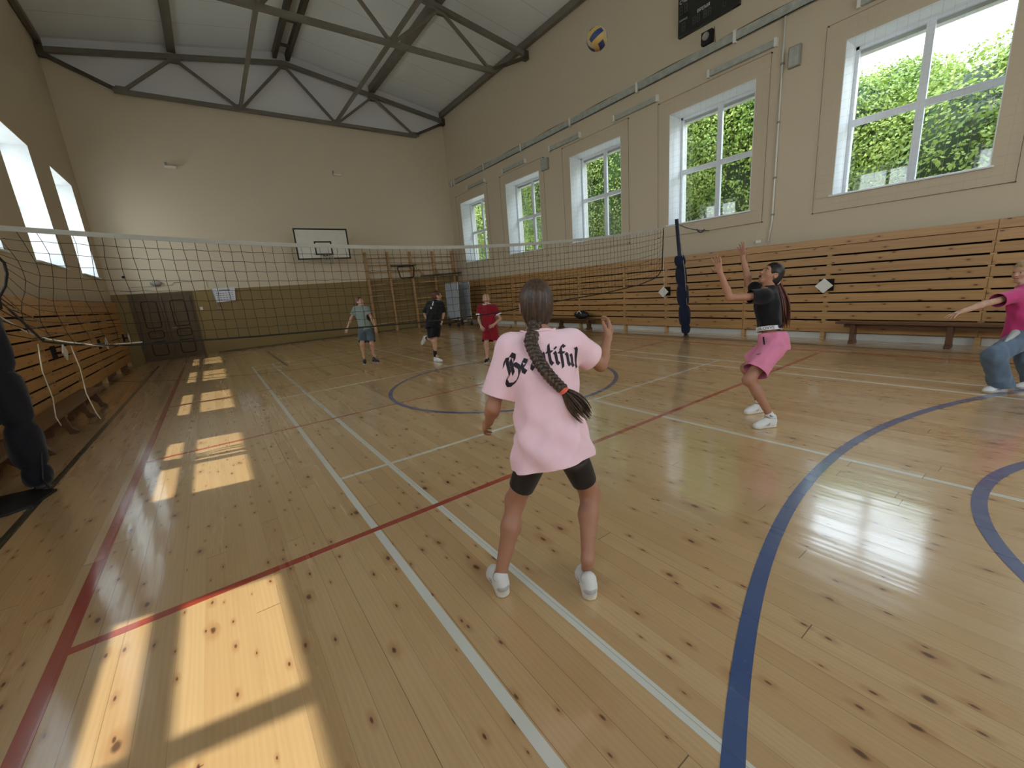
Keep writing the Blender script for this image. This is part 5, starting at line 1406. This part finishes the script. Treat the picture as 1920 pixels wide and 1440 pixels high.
# ------------------------------------------------------------------ the girl in the black top reaching up
def girl_black():
    hF = nrm(V(-.74, .50, .46)); hU = nrm(V(.34, -.28, .92))
    P = person('girl2', 'girl in black cropped top and pink shorts looking up with both arms raised', 0.98, hF, hU, M['skin'],
               {'L': ((-.5, .2, .7), (.12, .25, .25), 1.0), 'R': ((-.6, .4, .5), (.05, .15, .2), 1.2)}, (M['hair_black'], 'long'), shoes=('shoe_white', 'sole_white', 'white_cloth'), res=0.005, face_mouth=True)
    J, U, R, F, s = P['J'], P['U'], P['R'], P['F'], P['s']
    ob, vs, FF = tee(P, M['black_cloth'], (.142, .114), (.120, .098), -.168, (.066, .066, .38), 'crop_top', .0055, folds(8, .003), neck_r=.062)
    # white elastic band with lettering at the hem
    o = J['pelvis'] + U * .130
    wv = J['waist']; c0 = o + R * ((wv - o) @ R) + F * ((wv - o) @ F)
    bf = Field(.005)
    bf.sweep(c0 - U * .0, U, R, F, [(-.002, 0, 0, .126, .107), (.040, 0, 0, .129, .110)], .0, 2.2)
    bv, bF = bf.mesh()
    band = link_mesh('waistband', bv, bF, M['white_cloth'], P['root'], [(c0 + U * .040, U, .3), (c0 - U * .002, -U, .3)], .003); band['label'] = 'white elastic band with black lettering'
    bvh = BVHTree.FromPolygons([tuple(v) for v in bv], [tuple(f) for f in bF])
    Xl = nrm(-F * .9 + R * -.0); Nl = -R
    cu = bpy.data.curves.new('band_tmp', 'FONT'); cu.body = '#LOVVE  \u2665'; cu.size = .040
    tob = bpy.data.objects.new('band_tmp', cu); COL.objects.link(tob); dg = bpy.context.evaluated_depsgraph_get(); dg.update()
    tm = bpy.data.meshes.new_from_object(tob.evaluated_get(dg)); bpy.data.objects.remove(tob)
    bm = bmesh.new(); bm.from_mesh(tm); bmesh.ops.triangulate(bm, faces=bm.faces)
    mb = MB(); m_ = {}
    for v in bm.verts:
        p = c0 - U * -.006 + Xl * (v.co.x - .098) + U * v.co.y
        h = bvh.ray_cast(Vector(p + Nl * .4), Vector(-Nl))
        m_[v.index] = (np.array(h[0]) + Nl * .0025) if h[0] is not None else p + Nl * .12
    bm.verts.ensure_lookup_table()
    mb.add([m_[v.index] for v in bm.verts], [tuple(v.index for v in f.verts) for f in bm.faces]); bm.free(); bpy.data.meshes.remove(tm)
    mb.build('band_lettering', M['print_black'], band)
    so = shorts(P, M['pink_short'], .105, .108, .112, .74, 'shorts', .006, .006, 12, (.142, .135))
    # small black swoosh on the near leg and a dark side slit
    a, b = J['hipL'], J['kneeL']
    side = nrm(np.cross(b - a, F)); side = side if side @ (-R) > 0 else -side
    sw = []
    for i, t in enumerate(np.linspace(0, 1, 12)):
        sw.append((t * .040 - .02, (.010 * (1 - t) ** 2 - .010 * math.sin(t * 2.6) + .014 * t), .0065 * math.sin(math.pi * min(1, t * .93 + .04)) + .0006))
    sm = bpy.data.meshes
    svs = [tuple(so.matrix_world @ v.co) for v in so.data.vertices]; bvs = BVHTree.FromPolygons(svs, [tuple(p.vertices) for p in so.data.polygons])
    cpt = a + (b - a) * .16 + F * .075; quads = []
    for p, q in zip(sw[:-1], sw[1:]): quads.append([(p[0], p[1] - p[2] / 2), (q[0], q[1] - q[2] / 2), (q[0], q[1] + q[2] / 2), (p[0], p[1] + p[2] / 2)])
    project_print(quads, bvs, cpt, nrm(-F * .8 + U * .25), U, -R, M['print_black'], so, 'swoosh_mark', .002, .01, .5)
    quads = [[(-.006, -.03), (.006, -.03), (.010, .05), (-.004, .05)]]
    project_print(quads, bvs, a + U * .075 + F * .055, F * 1.0, U, -R, M['print_black'], so, 'pocket_slit', .002, .01, .5)
    for q in 'LR':
        an, kn = J['ankle' + q], J['knee' + q]; d = nrm(kn - an)
        sk = Field(.005); sk.cone(an - d * .03, an + d * .060, .037 * s, .038 * s, 0)
        v_, f_ = sk.mesh(); sko = link_mesh('sock', v_, f_, M['white_cloth'], P['root'], [(an + d * .055, d, .1)], .003)
        if q == 'L':
            bvk = BVHTree.FromPolygons([tuple(v) for v in v_], [tuple(f) for f in f_])
            tri = [[(-.014, 0), (-.006, 0), (-.006, .008), (-.014, .004)], [(-.004, 0), (.004, 0), (.004, .016), (-.004, .010)], [(.006, 0), (.014, 0), (.014, .024), (.006, .018)]]
            project_print(tri, bvk, an + d * .012 - F * .008, nrm(F * .9), U, -R, M['jeans'], sko, 'sock_mark', .0015, .01, .3)
    # ponytail
    hair = P['hair']; st0 = P['Pm'](0, -.100, -.040)
    MB().tube([st0 + (P['hR'] * math.cos(a) + P['hU'] * math.sin(a)) * .024 for a in np.linspace(0, 6.2832, 17)], .011, 8).build('scrunchie', M['white_cloth'], hair, smooth=True)
    r = np.random.default_rng(9); mb = MB(); bk = -F
    for k in range(60):
        w = r.normal(size=2); sp = r.uniform(.72, 1.0); stv = []
        for t in np.linspace(0, 1, 9):
            c = st0 + P['hF'] * -.02 * math.sin(t * 3) - V(0, 0, 1) * (.47 * t * sp) + bk * (.035 * math.sin(t * 2.4) + .065 * t ** 3)
            stv.append(c + R * w[0] * (.007 + .018 * math.sin(t * 2.9)) + bk * w[1] * (.006 + .016 * math.sin(t * 2.6)))
        mb.tube(stv, [.006, .009, .010, .010, .009, .008, .006, .004, .0015], 5)
    mb.build('ponytail', M['hair_red'], hair, smooth=True)['label'] = 'long red brown ponytail'
girl_black()

# ------------------------------------------------------------------ the child in jeans at the right edge
def child_jeans():
    P = person('person3', 'child in magenta shirt and loose jeans reaching one arm forward at the right edge', 0.97, (-.86, .46, -.12), (-.1, .05, 1), M['skin_l'],
               {'L': ((.1, -.1, -1), (.15, .25, .2), 1.2), 'R': ((.1, -.1, -1), (.2, .3, .3), 1.0)}, (M['hair_blond'], 'short'), shoes=('white_cloth', 'sole_pale', 'white_cloth'), res=0.006)
    J, U, R, F, s = P['J'], P['U'], P['R'], P['F'], P['s']
    tee(P, M['magenta'], (.165, .125), (.160, .135), .03, (.066, .074, .58), 'shirt', .006, folds(21, .006))
    f = Field(.006); Rp, Fp = P['Rp'], P['Fp']; caps = [(J['pelvis'] + U * .09, U, .22)]
    f.sweep(J['pelvis'] - U * .06, U, Rp, Fp, [(0, 0, -.01, .135, .115), (.08, 0, -.01, .138, .115), (.19, 0, 0, .125, .105)], .03, 2.2)
    for q in 'LR':
        a, b, c = J['hip' + q], J['knee' + q], J['ankle' + q]; d = nrm(c - b); e = c - V(0, 0, .05)
        f.cone(a, b, .105, .088, .04); f.cone(b, e + nrm(e - b) * .04, .086, .098, .03); caps.append((e, V(0, 0, -1), .16))
        f.ell(a - Fp * .03, V(.09, .09, .10), (Rp, Fp, U), .04)
    w = np.random.default_rng(5).normal(size=(5, 3)) * 36; ph = np.arange(5) * 1.3
    vs, FF = f.mesh(lambda x, y, z: .0045 * sum(np.sin(x * a[0] + y * a[1] + z * a[2] + p) for a, p in zip(w, ph)) / 2, 2)
    link_mesh('jeans', vs, FF, M['jeans'], P['root'], caps, .004)
    sh = Field(.006); sh.cone((6.80, .40, .60), (6.62, .44, .525), .034, .014, .01); v_, f_ = sh.mesh()
    link_mesh('shirt_tail', v_, f_, M['shoe_grey'], P['root'])['label'] = 'pale shirt tail over the thigh'
child_jeans()

# ------------------------------------------------------------------ the three boys across the net
def boy_grey():
    P = person('boy1', 'boy in grey green shirt and slate shorts facing the viewer beyond the net', 0.95, (.35, -.85, .28), (-.05, .25, 1), M['skin_l'],
               {'L': ((.4, .4, 0), (.3, .5, .4), 1.0), 'R': ((-.4, .4, 0), (.3, .5, .4), 1.0)}, (M['hair_red'], 'short'), shoes=('shoe_dark', 'sole_pale', 'shoe_dark'), res=0.007)
    tee(P, M['grey_shirt'], (.155, .115), (.160, .125), .03, (.066, .070, .60), 'shirt', .007, folds(31, .005))
    shorts(P, M['grey_short'], .10, .098, .098, .80, 'shorts', .007, .004, 32, (.14, .115))
    J, U, R, F = P['J'], P['U'], P['R'], P['F']
def boy_black():
    P = person('boy2', 'boy all in black running on one leg beyond the net, red brown hair', 0.97, (.92, -.25, .05), (-.05, .05, 1), M['skin_l'],
               {'L': ((.4, .3, 0), (.4, .6, .5), 1.0), 'R': ((-.4, .3, 0), (.4, .6, .5), 1.0)}, (M['hair_red'], 'short'), (False, True), ('shoe_white', 'sole_pale', 'black_cloth'), 0.007)
    ob, vs, FF = tee(P, M['black_cloth'], (.160, .120), (.175, .140), .10, (.070, .082, .80), 'shirt', .007, folds(41, .006))
    shorts(P, M['black_cloth'], .10, .106, .108, .86, 'shorts', .007, .004, 42, (.15, .125))
    J, U, R, F = P['J'], P['U'], P['R'], P['F']
    bvh = BVHTree.FromPolygons([tuple(v) for v in vs], [tuple(f) for f in FF])
    for u, v, a in ((-.085, .10, 1), (-.115, .0, 0)):
        q = [[(u - .01, v - .05), (u + .01, v - .05), (u + .03, v + .05), (u + .008, v + .05)]] if a else [[(u - .018, v - .022), (u + .018, v - .022), (u + .018, v + .022), (u - .018, v + .022)]]
        project_print(q, bvh, J['chest'], R, U, nrm(V(-.3, -1, 0.1)), M['white_cloth'], ob, 'white_mark', .002, .012)
    for q in 'LR':
        an, kn = J['ankle' + q], J['knee' + q]; d = nrm(kn - an); sk = Field(.007); sk.cone(an - d * .02, an + d * .075, .040, .041, 0)
        v_, f_ = sk.mesh(); link_mesh('sock', v_, f_, M['black_cloth'], P['root'])
def boy_maroon():
    P = person('boy3', 'boy in maroon football kit with white trim standing beyond the net', 0.92, (-.45, -.85, .10), (0, .1, 1), M['skin_l'],
               {'L': ((.4, .4, 0), (.4, .6, .5), 1.0), 'R': ((-.2, .6, 0), (.5, .7, .5), 1.0)}, (M['hair_blond'], 'short'), shoes=('shoe_dark', 'sole_pale', 'shoe_dark'), res=0.007)
    J, U, R, F = P['J'], P['U'], P['R'], P['F']
    ob, vs, FF = tee(P, M['maroon'], (.155, .115), (.158, .125), .05, (.066, .074, .62), 'jersey', .007, folds(51, .005))
    sb_ = shorts(P, M['maroon'], .10, .098, .104, .78, 'shorts', .007, .004, 52, (.14, .115))
    bvh = BVHTree.FromPolygons([tuple(v) for v in vs], [tuple(f) for f in FF])
    for q in 'LR':
        a, b = J['sh' + q], J['el' + q]; d = nrm(b - a); e = a + (b - a) * .60
        c = Field(.006); c.cone(e - d * .012, e + d * .012, .078, .079, 0); v_, f_ = c.mesh()
        link_mesh('sleeve_cuff', v_, f_, M['white_cloth'], ob, [(e + d * .014, d, .12), (e - d * .014, -d, .12)], .003)
    cl = []
    for a in np.linspace(0, 2 * math.pi, 25):
        hit = bvh.find_nearest(Vector(J['neck'] + U * .010 + F * .008 + (R * math.cos(a) + F * math.sin(a)) * .074)); cl.append(np.array(hit[0]))
    MB().tube(cl, .010, 6).build('collar', M['white_cloth'], ob, smooth=True)
    quads = []
    for k in range(8): quads.append([(-.07 + .018 * k, -.035), (-.07 + .018 * k + .010, -.035), (-.07 + .018 * k + .010, -.020), (-.07 + .018 * k, -.020)])
    for k in range(9): quads.append([(-.075 + .017 * k, -.060), (-.075 + .017 * k + .010, -.060), (-.075 + .017 * k + .010, -.045), (-.075 + .017 * k, -.045)])
    quads += [[(-.10, -.055), (-.085, -.06), (-.08, -.02), (-.095, -.015)], [(.055, .045), (.072, .045), (.070, .070), (.057, .070)]]
    project_print(quads, bvh, J['chest'], -R, U, F, M['white_cloth'], ob, 'jersey_print', .002, .012)
    for sg in (-1, 1):
        quads = [[(sg * .05 - .008, .04), (sg * .05 + .008, .04), (sg * .085 + .008, .14), (sg * .085 - .008, .14)]]
        project_print(quads, bvh, J['chest'], -R, U, F, M['white_cloth'], ob, 'shoulder_piping', .002, .012)
    svs = [tuple(sb_.matrix_world @ v.co) for v in sb_.data.vertices]; bvs = BVHTree.FromPolygons(svs, [tuple(p.vertices) for p in sb_.data.polygons])
    project_print([[(-.012, -.02), (.012, -.02), (.012, .02), (-.012, .02)]], bvs, J['hipL'] + (J['kneeL'] - J['hipL']) * .55, -R, U, F, M['white_cloth'], sb_, 'crest_mark', .002, .012)
    project_print([[(-.012, -.02), (.012, -.02), (.012, .02), (-.012, .02)]], bvs, J['hipR'] + (J['kneeR'] - J['hipR']) * .55, -R, U, F, M['white_cloth'], sb_, 'crest_mark', .002, .012)
boy_grey(); boy_black(); boy_maroon()

# ------------------------------------------------------------------ light and camera
SUN_DIR = nrm((0.623, -0.118, -1.0))
su = bpy.data.lights.new('sun', 'SUN'); su.energy = SUN_E; su.angle = math.radians(0.6); su.color = (1.0, 0.95, 0.86)
so_ = bpy.data.objects.new('sun', su); COL.objects.link(so_); so_.location = (-20, 10, 30)
so_.rotation_euler = Vector(SUN_DIR).to_track_quat('-Z', 'Y').to_euler()
wd = bpy.data.worlds.new('sky'); SC.world = wd; wd.use_nodes = True; nt = wd.node_tree; nt.nodes.clear(); g = NG(nt)
out = g.n('ShaderNodeOutputWorld'); bgn = g.n('ShaderNodeBackground'); tc = g.n('ShaderNodeTexCoord'); sp = g.n('ShaderNodeSeparateXYZ')
g.l(tc.outputs['Generated'], sp.inputs[0])
g.l(g.ramp(g.math('MAXIMUM', sp.outputs[2], 0.0), [(0.0, (0.93, 0.96, 1.0, 1)), (0.35, (0.82, 0.91, 1.0, 1)), (1.0, (0.66, 0.80, 1.0, 1))]), bgn.inputs[0])
bgn.inputs[1].default_value = SKY_E; g.l(bgn.outputs[0], out.inputs[0])
for sgn, xi, s0, h0 in ((1, XR + 0.75, SR, HR), (-1, XL - 0.75, SLF, HLF)):
    for c in WCS:
        la = bpy.data.lights.new('sky_portal', 'AREA'); la.shape = 'RECTANGLE'; la.size = h0 - s0; la.size_y = 2 * WHALF
        la.cycles.is_portal = True
        lo = bpy.data.objects.new('sky_portal', la); COL.objects.link(lo); lo.location = (xi, c, (s0 + h0) / 2)
        lo.rotation_euler = Vector((-sgn, 0, 0)).to_track_quat('-Z', 'Y').to_euler()

for c in FWC:
    la = bpy.data.lights.new('sky_portal', 'AREA'); la.shape = 'RECTANGLE'; la.size = 2 * FW2; la.size_y = FH - FS; la.cycles.is_portal = True
    lo = bpy.data.objects.new('sky_portal', la); COL.objects.link(lo); lo.location = (c, YN - 0.35, (FS + FH) / 2)
    lo.rotation_euler = Vector((0, 1, 0)).to_track_quat('-Z', 'Z').to_euler()

cam = bpy.data.cameras.new('camera'); co = bpy.data.objects.new('camera', cam); COL.objects.link(co)
cam.sensor_width = 36.0; cam.sensor_fit = 'HORIZONTAL'; cam.lens = CAM_F / 1920 * 36.0; cam.clip_start = 0.02; cam.clip_end = 300
r_, u_, f_ = [np.array(q) for q in CAM_B]
m = Matrix(((r_[0], u_[0], -f_[0], 0), (r_[1], u_[1], -f_[1], 0), (r_[2], u_[2], -f_[2], 1.48), (0, 0, 0, 1)))
co.matrix_world = m
SC.camera = co
SC.view_settings.view_transform = 'Standard'; SC.view_settings.look = 'None'; SC.view_settings.gamma = 1.0
SC.view_settings.use_curve_mapping = False; SC.view_settings.exposure = EXPO
cy = SC.cycles
cy.use_adaptive_sampling = True; cy.adaptive_threshold = 0.07; cy.time_limit = 1000
cy.max_bounces = 7; cy.diffuse_bounces = 4; cy.glossy_bounces = 3; cy.transparent_max_bounces = 12; cy.transmission_bounces = 4
cy.sample_clamp_indirect = 8.0; cy.use_denoising = True; cy.caustics_reflective = False; cy.caustics_refractive = False
try:
    cy.denoiser = 'OPENIMAGEDENOISE'
except Exception:
    pass
